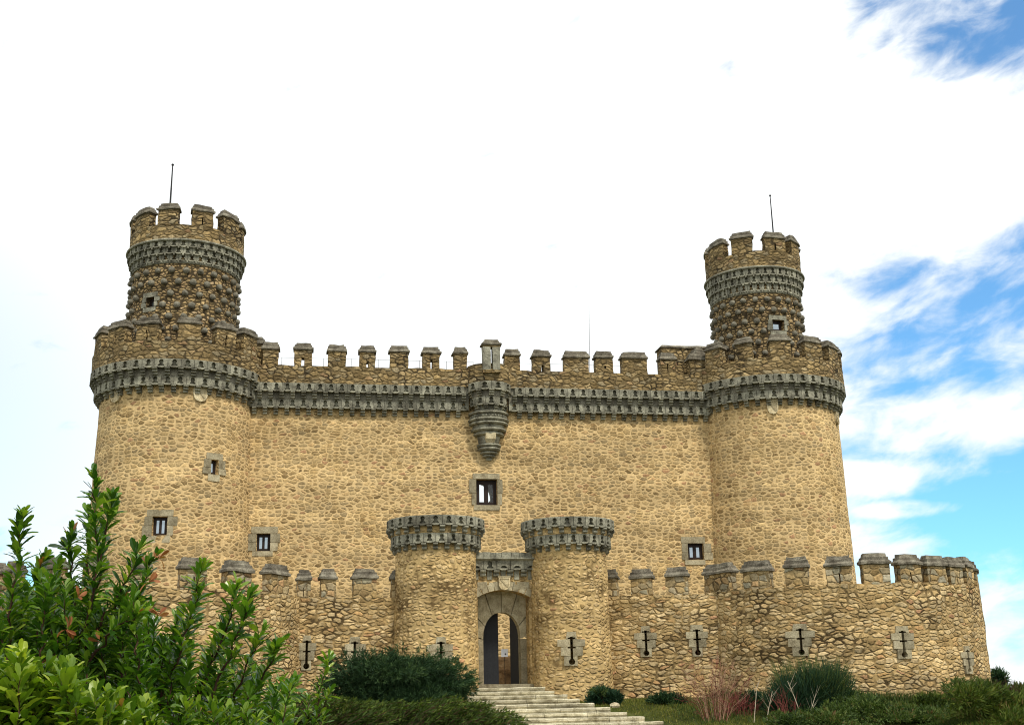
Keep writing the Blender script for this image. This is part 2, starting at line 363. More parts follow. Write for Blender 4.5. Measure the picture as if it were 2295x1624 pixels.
_u = [0.0]
def newu():
    _u[0] += 13.37
    return _u[0]
def line_path(p0, p1):
    p0, p1 = Vector(p0), Vector(p1)
    L = (p1 - p0).length; t = (p1 - p0) / L; n = Vector((t.y, -t.x))
    def F(s, o, z): return Vector((p0.x + t.x * s + n.x * o, p0.y + t.y * s + n.y * o, z))
    F.u0 = newu(); F.L = L
    def hit(x, y, off=0.0):
        d = ray(x, y)
        a = (p0.x + n.x * off - EYE.x) * n.x + (p0.y + n.y * off - EYE.y) * n.y
        k = a / (d.x * n.x + d.y * n.y)
        P = EYE + d * k
        return (P.x - p0.x) * t.x + (P.y - p0.y) * t.y, P.z
    F.hit = hit; F.ds = 99; F.normal = n; F.tan = t
    return F
def circ_path(cx, cy, rad, batter=0.0, zref=0.0):
    def F(s, o, z):
        th = s / rad; r = rad + o + batter * (zref - z)
        return Vector((cx + r * math.sin(th), cy - r * math.cos(th), z))
    F.u0 = newu(); F.R = rad
    def hit(x, y, off=0.0):
        d = ray(x, y); r = rad + off
        a = d.x ** 2 + d.y ** 2; b = -(d.x * cx + d.y * cy); c = cx * cx + cy * cy - r * r
        disc = max(b * b - a * c, 0.0)
        k = (-b - math.sqrt(disc)) / a
        P = EYE + d * k
        return math.atan2(P.x - cx, cy - P.y) * rad, P.z
    F.hit = hit; F.ds = 0.45; F.view = math.atan2(-cx, cy)
    return F

def segs(F, s0, s1, most=0.5):
    return max(1, int(math.ceil((s1 - s0) / min(F.ds, most))))
def stack(mb, F, levels, ns=None, mi=0, mis=None):
    """closed solid from rectangular levels (s0, s1, o0, o1, z)"""
    ns = ns or segs(F, levels[0][0], levels[0][1], 0.35)
    lv = []; faces = []; ring = 2 * (ns + 1)
    for (a, b, c, d, z) in levels:
        for k in range(ns + 1): lv.append((a + (b - a) * k / ns, d, z))
        for k in range(ns, -1, -1): lv.append((a + (b - a) * k / ns, c, z))
    def flush(fs, m): 
        if fs: faces.append((fs, m))
    for l in range(len(levels) - 1):
        fs = []
        for k in range(ring):
            k2 = (k + 1) % ring
            fs.append((l * ring + k2, l * ring + k, (l + 1) * ring + k, (l + 1) * ring + k2))
        flush(fs, mis[l] if mis else mi)
    caps = []
    for k in range(ns):
        a, b = k, k + 1; c, d = ring - 2 - k, ring - 1 - k
        caps.append((a, b, c, d))
        t = (len(levels) - 1) * ring
        caps.append((t + d, t + c, t + b, t + a))
    flush(caps, mis[-1] if mis else mi)
    i0 = None
    for fs, m in faces: mb.local(F, lv, fs, m)
def box(mb, F, s0, s1, o0, o1, z0, z1, mi=0, ns=None, nz=1):
    stack(mb, F, [(s0, s1, o0, o1, z0 + (z1 - z0) * k / nz) for k in range(nz + 1)], ns, mi)
def plate(mb, F, pts, o0, o1, mi=0, back=False):
    """polygon in (s, z) given a thickness from o0 (back) to o1 (front)"""
    n = len(pts)
    ar = sum(pts[i][0] * pts[(i + 1) % n][1] - pts[(i + 1) % n][0] * pts[i][1] for i in range(n))
    if ar < 0: pts = pts[::-1]
    lv = [(p[0], o1, p[1]) for p in pts] + [(p[0], o0, p[1]) for p in pts]
    fs = [tuple(range(n - 1, -1, -1))] + [(i, (i + 1) % n, n + (i + 1) % n, n + i) for i in range(n)]
    if back: fs.append(tuple(range(n, 2 * n)))
    mb.local(F, lv, fs, mi)
def profile(mb, F, prof, s0, s1, mi=0, ns=1):
    """(o, z) profile run along s"""
    n = len(prof); lv = []
    for k in range(ns + 1):
        s = s0 + (s1 - s0) * k / ns
        lv += [(s, p[0], p[1]) for p in prof]
    fs = []
    for k in range(ns):
        for i in range(n):
            j = (i + 1) % n
            fs.append((k * n + i, k * n + j, (k + 1) * n + j, (k + 1) * n + i))
    fs.append(tuple(range(n - 1, -1, -1))); fs.append(tuple(range(ns * n, ns * n + n)))
    mb.local(F, lv, fs, mi)
def wall(mb, F, s0, s1, z0, z1, o=0.0, t=0.9, holes=(), ds=0.4, dz=0.4, mi=0, ztop=None, inner=True):
    """wall with rectangular openings (s0, s1, z0, z1, through)"""
    def brk(a, b, st, extra):
        n = max(1, int(math.ceil((b - a) / st)))
        xs = [a + (b - a) * k / n for k in range(n + 1)]
        xs = [x for x in xs if all(abs(x - e) > st * 0.2 for e in extra)] + list(extra)
        return sorted(set(x for x in xs if a - 1e-6 <= x <= b + 1e-6))
    es = [h[0] for h in holes] + [h[1] for h in holes]; ez = [h[2] for h in holes] + [h[3] for h in holes]
    S = brk(s0, s1, ds, es); Z = brk(z0, z1, dz, ez)
    if S[0] != s0: S.insert(0, s0)
    if S[-1] != s1: S.append(s1)
    if Z[0] != z0: Z.insert(0, z0)
    if Z[-1] != z1: Z.append(z1)
    def inh(a, b, key):
        for h in holes:
            if h[0] < a < h[1] and h[2] < b < h[3] and (key == 'o' or h[4]): return True
        return False
    nz = len(Z); lv = []; fs = []
    for oo in (o, o - t):
        for s in S:
            for z in Z:
                zz = z
                if ztop and z > z1 - 1e-6: zz = ztop(s)
                lv.append((s, oo, zz))
    N = len(S) * nz
    for i in range(len(S) - 1):
        for j in range(nz - 1):
            cs, cz = (S[i] + S[i + 1]) / 2, (Z[j] + Z[j + 1]) / 2
            a, b, c, d = i * nz + j, (i + 1) * nz + j, (i + 1) * nz + j + 1, i * nz + j + 1
            if not inh(cs, cz, 'o'): fs.append((d, c, b, a))
            if inner and not inh(cs, cz, 'i'): fs.append((N + a, N + b, N + c, N + d))
        a, b = i * nz + nz - 1, (i + 1) * nz + nz - 1
        fs.append((b, a, N + a, N + b))
    for e in (0, len(S) - 1):
        for j in range(nz - 1):
            a, b = e * nz + j, e * nz + j + 1
            fs.append((a, b, N + b, N + a) if e == 0 else (b, a, N + a, N + b))
    mb.local(F, lv, fs, mi)
    for h in holes:
        a, b, c, d, th = h[:5]
        q = [(a, o, c), (b, o, c), (b, o, d), (a, o, d), (a, o - t, c), (b, o - t, c), (b, o - t, d), (a, o - t, d)]
        mb.local(F, q, [(0, 1, 5, 4), (1, 2, 6, 5), (2, 3, 7, 6), (3, 0, 4, 7)], mi)

# ---- castle ornaments
def niche_block(mb, F, sc, w, zb, h, oi, of, mi=0, k=1.25):
    """block with a keyhole niche cut up from its lower edge, closed below by a drooping lip"""
    of += rnd.uniform(-0.012, 0.012)
    r = 0.15 * w * k; zc = h * 0.64
    half = [(w * 0.20 * k, 0.0), (w * 0.20 * k, h * 0.22), (w * 0.08 * k, h * 0.44)]
    half += [(r * math.cos(R(a)), zc + r * 1.2 * math.sin(R(a))) for a in (-45, -10, 25, 60)]
    pts = [(-w / 2, 0), (-w / 2, h), (w / 2, h), (w / 2, 0)] + half + [(0, zc + r * 1.2)] + [(-p[0], p[1]) for p in reversed(half)]
    plate(mb, F, [(sc + p[0], zb + p[1]) for p in pts], oi, of, mi)
    b = 0.30 * w
    plate(mb, F, [(sc - b, zb + h * 0.95), (sc + b, zb + h * 0.95), (sc + b, zb), (sc - b, zb)], oi, of - 0.17, mi)
    c = 0.24 * w * k
    plate(mb, F, [(sc - c, zb + h * .12), (sc + c, zb + h * .12), (sc + c, zb - .004), (sc + c * .5, zb - h * .09), (sc - c * .5, zb - h * .09), (sc - c, zb - .004)], oi, of + .008, mi)
def corbel(mb, F, sc, w, zt, h, oi, of, rolls=3, mi=0):
    pr = [(oi, zt)]
    for k in range(rolls):
        za, zb = zt - h * k / rolls, zt - h * (k + 1) / rolls
        o = of - (of - oi - 0.06) * 0.9 * k / rolls
        pr += [(o - 0.05, za - 0.010), (o, za - (za - zb) * 0.22), (o + 0.005, za - (za - zb) * 0.5), (o - 0.02, zb + (za - zb) * 0.26), (o - 0.12, zb + 0.012)]
    pr.append((oi, zt - h))
    s = sc + rnd.uniform(-0.01, 0.01)
    profile(mb, F, pr, s - w / 2, s + w / 2, mi)
def machicolation(mb, F, s0, s1, pitch, ztop, o1, o2, bh=0.40, ch=0.38, mi=0, backed=True, shift=0.5, rolls=3, lower=True, bmi=1):
    """two tiers of niche blocks on roll corbels; o1 = face of the lower tier, o2 = face of the upper one"""
    z = ztop
    for tier in (0, 1):
        if tier == 1 and not lower: break
        of, oi = (o2, o1) if tier == 0 else (o1, 0.0)
        n = int(round((s1 - s0) / pitch)); p = (s1 - s0) / n
        off = shift if tier else 0.0
        for k in range(n + 1):
            sc = s0 + p * (k + off)
            if sc - p / 2 > s0 - 0.01 and sc + p / 2 < s1 + 0.01:
                niche_block(mb, F, sc, p - 0.014, z - bh, bh, oi - 0.05, of, mi)
            cc = sc + p / 2
            if s0 < cc < s1: corbel(mb, F, cc, p * 0.40, z - bh, ch, oi - 0.05, of + 0.01, rolls, mi)
        if off == 0.0:                  # half blocks that close the ends
            pass
        box(mb, F, s0, s1, oi - 0.1, of - 0.16, z - bh * 0.9, z - 0.004, mi)
        if tier == 0 and backed:
            n2 = n
            for k in range(n2 + 1):
                a, b = max(s0, s0 + p * (k - 0.5) + 0.006), min(s1, s0 + p * (k + 0.5) - 0.006)
                if b - a > 0.05: box(mb, F, a, b, oi - 0.2, oi + 0.006 + rnd.uniform(0, 0.012), z - bh - ch + .003, z - bh + 0.02, bmi)
        z -= bh + ch
    return z
def merlon_mesh(mb, F, s0, s1, o0, o1, zb, zt, slit=None, cap=1, hcap=0.40):
    """battlement tooth: rubble body (material 0) under a stepped coping (material 1)"""
    s0 += .085 + rnd.uniform(-.03, .03); s1 -= .085 + rnd.uniform(-.03, .03); zt += rnd.uniform(-.035, .035)
    zc = zt - hcap
    if slit:
        a, b, c, d = slit
        a, b, c, d = s0 + (s1 - s0) * a, s0 + (s1 - s0) * b, zb + (zc - zb) * c, zb + (zc - zb) * d
        box(mb, F, s0, a, o0, o1, zb, zc, 0, nz=3)
        box(mb, F, b, s1, o0, o1, zb, zc, 0, nz=3)
        box(mb, F, a, b, o0, o1, d, zc, 0)
        if c > zb + 0.02: box(mb, F, a, b, o0, o1, zb, c, 0)
    else:
        box(mb, F, s0, s1, o0, o1, zb, zc, 0, nz=4)
    if cap:
        lev = []
        for (i, z) in ((0.0, 0.0), (-.07, 0.025), (-.075, .10), (-.01, .17), (-.005, .18), (0.0, .27), (0.05, .285), (0.07, 1.0)):
            zz = zc + (hcap * z if z > 0.5 else z * hcap / 0.40)
            lev.append((s0 + i, s1 - i, o0 + i, o1 - i, zz))
        stack(mb, F, lev, None, 1)
def merlon(parent, F, s0, s1, zb, zt, o0=-0.05, o1=0.48, slit=None, mats=None, hcap=0.40):
    mb = MB(); merlon_mesh(mb, F, s0, s1, o0, o1, zb, zt, slit, 1, hcap)
    return mb.build('merlon', mats or [PARAPET, COPING], parent, 0.045, 2.4)
def surround(parent, F, s0, s1, z0, z1, mat=None, wide=0.26, top=0.30, sill=0.30, o=0.035, seed=0):
    """dressed stones framing an opening: lintel, jambs in two courses, sill"""
    r = random.Random(seed); mb = MB(); g = 0.008
    zm = z0 + (z1 - z0) * r.uniform(.4, .6)
    blocks = [(s0 - wide * r.uniform(.2, 1), s1 + wide * r.uniform(.2, .9), z1, z1 + top), (s0 - wide * r.uniform(.2, .7), s1 + wide * r.uniform(.1, .6), z0 - sill, z0)]
    for (a, b) in ((z0, zm), (zm, z1)):
        blocks.append((s0 - wide * r.uniform(.8, 1.35), s0, a, b)); blocks.append((s1, s1 + wide * r.uniform(.8, 1.35), a, b))
    for (a, b, c, d) in blocks:
        c0 = min(0.05, (b - a) * .2)
        pts = [(a + g + c0 * r.random(), c + g), (b - g - c0 * r.random(), c + g), (b - g, c + g + c0 * r.random()), (b - g, d - g - c0 * r.random()), (b - g - c0 * r.random(), d - g), (a + g + c0 * r.random(), d - g), (a + g, d - g - c0 * r.random()), (a + g, c + g + c0 * r.random())]
        plate(mb, F, pts, -0.3, o + r.uniform(0, .012), 0)
    return mb.build('window_surround', mat or DRESSED, parent)
def window(parent, F, s0, s1, z0, z1, cols=2, depth=0.22, bar=0.07, glass=None, leaf=True):
    fr = MB(); d0, d1 = -depth - 0.06, -depth
    box(fr, F, s0, s0 + bar, d0, d1, z0, z1); box(fr, F, s1 - bar, s1, d0, d1, z0, z1)
    box(fr, F, s0 + bar, s1 - bar, d0, d1, z1 - bar * 1.3, z1); box(fr, F, s0 + bar, s1 - bar, d0, d1, z0, z0 + bar)
    w = (s1 - s0 - 2 * bar) / cols
    for k in range(1, cols): box(fr, F, s0 + bar + w * k - bar * .6, s0 + bar + w * k + bar * .6, d0 - .01, d1 + .02, z0 + bar, z1 - bar * 1.3)
    fo = fr.build('window', WOOD, parent)
    for k in range(cols):
        a, b = s0 + bar + w * k, s0 + bar + w * (k + 1)
        i = min(bar * 1.3, w * 0.24)
        ca = MB()
        zt, zb = z1 - bar * 1.3, z0 + bar
        e0, e1 = d0 + .015, d1 + .01
        box(ca, F, a + .004, a + i, e0, e1, zb, zt); box(ca, F, b - i, b - .004, e0, e1, zb, zt)
        box(ca, F, a + i, b - i, e0, e1, zt - i, zt); box(ca, F, a + i, b - i, e0, e1, zb, zb + i)
        if leaf: ca.build('casement', WOOD, fo)
        pm = MB(); box(pm, F, a + i, b - i, d0 + .025, d0 + .035, zb + i, zt - i)
        pm.build('pane', glass or GLASS, fo)
    return fo
def arrow_slit(parent, F, sc, z0, H=1.33, W=1.0, seed=0, mat=None):
    """cross-shaped arrow slit with a round foot between grey dressed stones"""
    r = random.Random(seed); k = H / 1.33; mb = MB(); sw = 0.05; q = W
    jit = lambda: r.uniform(-.05, .05)
    rows = [(1.06, 1.33, .24), (.75, 1.05, .48), (.38, .74, .40), (0, .37, .25)]
    for n, (a, b, hw) in enumerate(rows):
        for sg in (-1, 1):
            h = (hw + jit()) * q
            if n == 0:
                if sg == 1: continue
                pts = [(-h, a), (-.14, a), (-.14, a + .05), (-sw, a + .05), (-sw, a + .08), (sw, a + .08), (sw, a + .05), (.14, a + .05), (.14, a), (h, a), (h - .03, b), (-h + .04, b)]
            elif n == 2:
                pts = [(sw, a), (h, a + .02), (h, b - .02), (.15, b), (.15, b - .06), (sw, b - .06)]
            elif n == 1:
                pts = [(sw, a), (h, a + .01), (h, b - .02), (sw, b)]
            else:
                pts = [(0, a), (h, a), (h, b), (sw, b), (sw, .27), (.085, .24), (.12, .17), (.105, .09), (.05, .05), (0, .04)]
            pts = [(sc + p[0] * (sg if n else 1), z0 + p[1] * k) for p in pts]
            plate(mb, F, pts, -0.25, 0.05 + r.uniform(0, .015), 0)
    mb.build('arrow_slit', mat or DRESSED, parent)
def slit_hole(sc, z0, H=1.33):
    k = H / 1.33
    return (sc - .16, sc + .16, z0 + .02 * k, z0 + 1.16 * k, False)
def hemisphere(mb, c, rad, n_out, squash=0.95):
    seg, ring = 12, 5
    n = Vector(n_out).normalized(); up = Vector((0, 0, 1)); t = up.cross(n).normalized(); b = n.cross(t)
    pts = []; fs = []
    for i in range(ring + 1):
        a = math.pi * 0.62 * (1 - i / ring)
        for k in range(seg):
            p = 2 * math.pi * k / seg
            pts.append(Vector(c) + (t * math.cos(p) + b * math.sin(p)) * rad * math.sin(a) + n * rad * squash * math.cos(a))
    for i in range(ring):
        for k in range(seg):
            fs.append((i * seg + k, i * seg + (k + 1) % seg, (i + 1) * seg + (k + 1) % seg, (i + 1) * seg + k))
    mb.mesh(pts, fs)
def shield(parent, F, sc, z0, w, h, o, mat=None, seed=0, name='coat_of_arms'):
    """carved heater shield with a raised rim and a diagonal bend"""
    def outline(k):
        pts = [(-.5, 1), (.5, 1), (.5, .45), (.44, .25), (.30, .09), (0, 0), (-.30, .09), (-.44, .25), (-.5, .45)]
        return [(sc + p[0] * w * k, z0 + h * .5 + (p[1] - .5) * h * k) for p in pts]
    mb = MB()
    plate(mb, F, outline(1.0), o - .2, o + .05)
    a, b = outline(1.0), outline(.80)
    n = len(a)
    for i in range(n):
        j = (i + 1) % n
        plate(mb, F, [a[i], a[j], b[j], b[i]], o + .045, o + .085)
    bend = [(-.36, .84), (-.20, .86), (.34, .30), (.24, .22)]
    plate(mb, F, [(sc + p[0] * w, z0 + p[1] * h) for p in bend], o + .045, o + .075)
    plate(mb, F, [(sc + p[0] * w, z0 + p[1] * h) for p in [(-.56, 1.0), (.56, 1.0), (.56, 1.09), (-.56, 1.09)]], o - .2, o + .10)
    return mb.build(name, mat or LIME, parent)
def tube(mb, pts, rads, sides=6, mi=0):
    pts = [Vector(p) for p in pts]; rings = []
    for i, p in enumerate(pts):
        d = (pts[min(i + 1, len(pts) - 1)] - pts[max(i - 1, 0)]).normalized()
        a = d.orthogonal().normalized(); b = d.cross(a)
        r = rads[i] if isinstance(rads, (list, tuple)) else rads
        rings.append([p + (a * math.cos(2 * math.pi * k / sides) + b * math.sin(2 * math.pi * k / sides)) * r for k in range(sides)])
    v = [q for ring in rings for q in ring]; fs = []
    for i in range(len(pts) - 1):
        for k in range(sides):
            fs.append((i * sides + k, i * sides + (k + 1) % sides, (i + 1) * sides + (k + 1) % sides, (i + 1) * sides + k))
    fs.append(tuple(range(sides - 1, -1, -1))); fs.append(tuple(range((len(pts) - 1) * sides, len(pts) * sides)))
    mb.mesh(v, fs, None, mi)

# ------------------------------------------------------------------ the ground
def ground_z(x, y):
    pts = [(-300, 0.0), (28, 0.0), (34, 0.18), (40, 0.48), (43, 0.88), (46.5, 1.30), (48.5, 1.45), (70, 1.5), (200, 1.0), (3000, 0.0)]
    for (a, b), (c, d) in zip(pts, pts[1:]):
        if a <= y <= c:
            t = (y - a) / (c - a); z = b + (d - b) * t; break
    else: z = 0
    return z + (0.10 * mnoise.noise(Vector((x * .3, y * .3, 0))) if 25 < y < 70 else 0)
def build_ground():
    xs = [-2500, -800, -200, -60] + [-40 + 1.25 * k for k in range(65)] + [60, 200, 800, 2500]
    ys = [-200, -40, 0, 10, 20] + [25 + 1.0 * k for k in range(46)] + [80, 120, 200, 600, 1500, 3000]
    mb = MB(); pts = [Vector((x, y, ground_z(x, y))) for x in xs for y in ys]; n = len(ys)
    fs = [(i * n + j, (i + 1) * n + j, (i + 1) * n + j + 1, i * n + j + 1) for i in range(len(xs) - 1) for j in range(n - 1)]
    mb.mesh(pts, fs, lambda p: (p[0], p[1]))
    tag(mb.build('ground', GROUNDM, smooth=True), kind='structure')
build_ground()

# ------------------------------------------------------------------ keep: curtain wall between the two round towers
LT, RTW = (-16.82, 58.95), (13.72, 64.3)          # tower axes
LR, RR = 3.80, 3.88
ZW = 0.9                                            # below ground
CUR = line_path((-12.9 - 2.2, 58.5 - 2.2 * .1705), (10.56 + 2.2, 62.5 + 2.2 * .1705))
def build_curtain():
    F = CUR
    t = thing('castle_wall', (-1.2, 60.5, 1.45), "high cream rubble wall between the two round corner towers, with a small turret on its middle", 'castle wall')
    sc1, zc1 = F.hit(1068, 1131); sc2, zc2 = F.hit(1114, 1073.5)
    sl1, zl1 = F.hit(574, 1234); sl2, zl2 = F.hit(606, 1195)
    sr1, zr1 = F.hit(1543, 1254); sr2, zr2 = F.hit(1576, 1217)
    holes = [(sc1, sc2, zc1, zc2, True), (sl1, sl2, zl1, zl2, False), (sr1, sr2, zr1, zr2, False)]
    ZT, ZM, ZP, ZMT = 16.95, 15.4, 17.86, 19.05
    mb = MB(); wall(mb, F, 0, F.L, ZW, ZM + 1.3, holes=holes, t=1.2)
    mb.build('wall', KEEP, t, 0.03, 0.9)
    sb, _ = F.hit(1097, 900, 0.5)
    BR = 0.74                                       # radius of the little turret in the middle
    cpt = F(sb, 0.20, 0)
    thn = math.atan2(F.normal.x, -F.normal.y)
    B = circ_path(cpt.x, cpt.y, BR)
    s_l, s_r = sb - 1.04, sb + 1.04
    mb = MB()
    machicolation(mb, F, 0.6, s_l, 0.545, ZT, 0.29, 0.54)
    machicolation(mb, F, s_r, F.L - 0.4, 0.545, ZT, 0.29, 0.54)
    mb.build('machicolation', [GRANITE, BALLST], t)  # darker second granite behind the upper corbels paints shade into the gaps
    mb = MB()
    zt = lambda s: ZP + 0.05 * mnoise.noise(Vector((s * 1.3, 0, 5)))
    wall(mb, F, 0.2, F.L, ZT - 0.02, ZP, o=0.47, t=0.55, ztop=zt, dz=.3, ds=.3)
    mb.build('parapet', PARAPET, t, 0.03, 1.6)
    # merlons, as they stand from left to right; some are pierced
    ms = [(584, 628, None), (656, 704, (.40, .58, .02, .55)), (732, 778, None), (803, 845, (.44, .56, .0, .38)), (871, 918, None), (944, 989, (.44, .58, .02, .62)),
          (1013, 1050, None), (1128, 1168, None), (1192, 1237, (.46, .60, .02, .50)), (1263, 1323, None), (1331, 1377, (.50, .60, .30, .55)), (1391, 1453, None), (1476, 1516, (.40, .48, .15, .75)), (1541, 1586, None)]
    for a, b, sl in ms:
        s0, _ = F.hit(a, 800, .47); s1, _ = F.hit(b, 800, .47)
        merlon(t, F, s0, s1, ZP - .04, ZMT, -0.06, 0.47, sl)
    # higher block of masonry beside the right tower
    s0, _ = F.hit(1482, 780, -0.6)
    mb = MB(); box(mb, F, s0, F.L + 1.2, -1.5, -0.55, ZT, 19.62, 0, nz=6); stack(mb, F, [(s0 - .08, F.L + 1.2, -1.58, -.47, 19.62), (s0 - .08, F.L + 1.2, -1.58, -.47, 19.69), (s0 + .05, F.L + 1.2, -1.45, -.62, 19.80)], None, 1)
    mb.build('raised_parapet', [PARAPET, COPING], t, 0.03, 1.5)
    # the little turret
    a0, a1 = (thn - R(88)) * BR, (thn + R(88)) * BR
    mb = MB()
    machicolation(mb, B, a0, a1, 0.47, ZT + 0.12, 0.22, 0.42, ch=0.34)
    bz = MB(); wall(bz, B, a0, a1, 15.2, ZT + .1, o=0.0, t=.4); 
    bo = mb.build('bartizan', [GRANITE, BALLST], t)  # same darker backing colour deepens the shade between its corbels
    bz.build('core', GRANITE, bo)
    mb = MB(); box(mb, F, sb - 1.35, sb + 1.35, -.1, .18, ZT - .9, ZP + .06, 0, nz=3); mb.build('backing', PARAPET, bo, .01, 2)
    # moulded tapering base
    prof = [(0.90, 15.64), (1.02, 15.62), (1.06, 15.56), (1.02, 15.50), (0.92, 15.49), (0.91, 15.30), (1.03, 15.29), (1.07, 15.23), (1.03, 15.16), (0.92, 15.15), (0.91, 15.10), (1.0, 15.09), (1.02, 15.03), (0.97, 14.97), (0.84, 14.96), (0.82, 14.80), (0.90, 14.78), (0.92, 14.71), (0.86, 14.64), (0.74, 14.62), (0.72, 14.56), (0.79, 14.54), (0.79, 14.48), (0.70, 14.42), (0.60, 14.40), (0.54, 14.10), (0.50, 14.03), (0.60, 14.01), (0.64, 13.94), (0.58, 13.87), (0.49, 13.86), (0.58, 13.81), (0.60, 13.75), (0.52, 13.67), (0.36, 13.66), (0.43, 13.62), (0.45, 13.56), (0.38, 13.50), (0.25, 13.49), (0.32, 13.46), (0.33, 13.40), (0.27, 13.35), (0.15, 13.34), (0.18, 13.28), (0.12, 13.20), (0.0, 13.17)]
    mb = MB(); ns = 20; lv = []; cc = F(sb, 0.0, 0)
    for r, z in prof:
        for k in range(ns + 1):
            a = thn - R(90) + R(180) * k / ns
            lv.append(Vector((cc.x + r * math.sin(a), cc.y - r * math.cos(a) * 1.0, z)))
    m = ns + 1
    mb.mesh(lv, [(i * m + k, i * m + k + 1, (i + 1) * m + k + 1, (i + 1) * m + k) for i in range(len(prof) - 1) for k in range(ns)])
    for k in range(18):
        a = thn + R(-84 + k * 168 / 17)
        hemisphere(mb, (cc.x + .92 * math.sin(a), cc.y - .92 * math.cos(a), 15.40), 0.07, (math.sin(a), -math.cos(a), 0))
    mb.build('corbel_base', GRANITE, bo)
    G = line_path(F(sb - .6, .8, 0)[:2], F(sb + .6, .8, 0)[:2])
    mb = MB(); stack(mb, G, [(.42, .78, -.7, -.20, 14.02), (.36, .84, -.7, -.08, 14.20), (.34, .86, -.7, .0, 14.50)])
    mb.build('shield', LIME, bo, .03, 6)
    bp = MB(); wall(bp, B, a0 - .30 * BR, a1 + .30 * BR, ZT + .11, ZP + .14, o=.40, t=.45, ztop=lambda s: ZP + .16 + .04 * mnoise.noise(Vector((s * 2, 3, 3))))
    bp.build('parapet', PARAPET, bo, .03, 1.6)
    # its tall middle merlon with a cross-shaped loop, in grey ashlar
    w0, w1 = thn * BR - .27, thn * BR + .27
    mb = MB(); zb, ztp = ZP + .1, 19.22
    FF = line_path(F(sb - .5, 1.52, 0)[:2], F(sb + .5, 1.52, 0)[:2])
    for a, b, c, d, m_ in ((.06, .45, zb - .35, zb + .85, 1), (.55, .94, zb - .35, zb + .85, 1), (.06, .94, zb + .85, ztp - .34, 0)):
        box(mb, FF, a, b, -.5, .0, c, d, m_, nz=3)
    box(mb, FF, .05, .95, -.45, -.01, zb - .5, zb - .32, 0)
    lev = [(.06 + i, .94 - i, -.5 + i, .0 - i, ztp - .34 + z) for i, z in ((0, 0), (-.07, .03), (-.08, .10), (.0, .16), (.03, .17), (.04, .24), (.08, .26), (.1, .34))]
    stack(mb, FF, lev, None, 2)
    mb.build('merlon', [PARAPET, GRANITE, COPING], bo, .02, 2)
    # windows
    surround(t, F, sc1, sc2, zc1, zc2, seed=3, wide=.30, top=.30, sill=.27)
    surround(t, F, sl1, sl2, zl1, zl2, seed=11, wide=.42, top=.34, sill=.26)
    surround(t, F, sr1, sr2, zr1, zr2, seed=8, wide=.36, top=.34, sill=.26)
    window(t, F, sc1, sc2, zc1, zc2, 2, .30, .085, CLEAR)
    window(t, F, sl1, sl2, zl1, zl2, 2, .22, .07)
    window(t, F, sr1, sr2, zr1, zr2, 2, .22, .07)
    # arch plate added behind the middle window to imitate a reflected arcade
    mb = MB(); w = sc2 - sc1; h = zc2 - zc1
    arch = [(sc2 + .5, zc1 - .3), (sc2 + .5, zc2 + .4), (sc1 - .5, zc2 + .4), (sc1 - .5, zc2 + .05)]
    for k in range(9):
        a = math.pi * (0.62 - 0.62 * k / 8)
        arch.append((sc1 + w * (.30 + .56 * math.cos(a)), zc1 + h * (.36 + .62 * math.sin(a))))
    arch += [(sc1 + w * .80, zc1 + h * .30), (sc1 + w * .80, zc1 - .3)]
    plate(mb, F, arch, -1.5, -1.215)
    mb.build('inner_arch', GRANITE, t)
build_curtain()

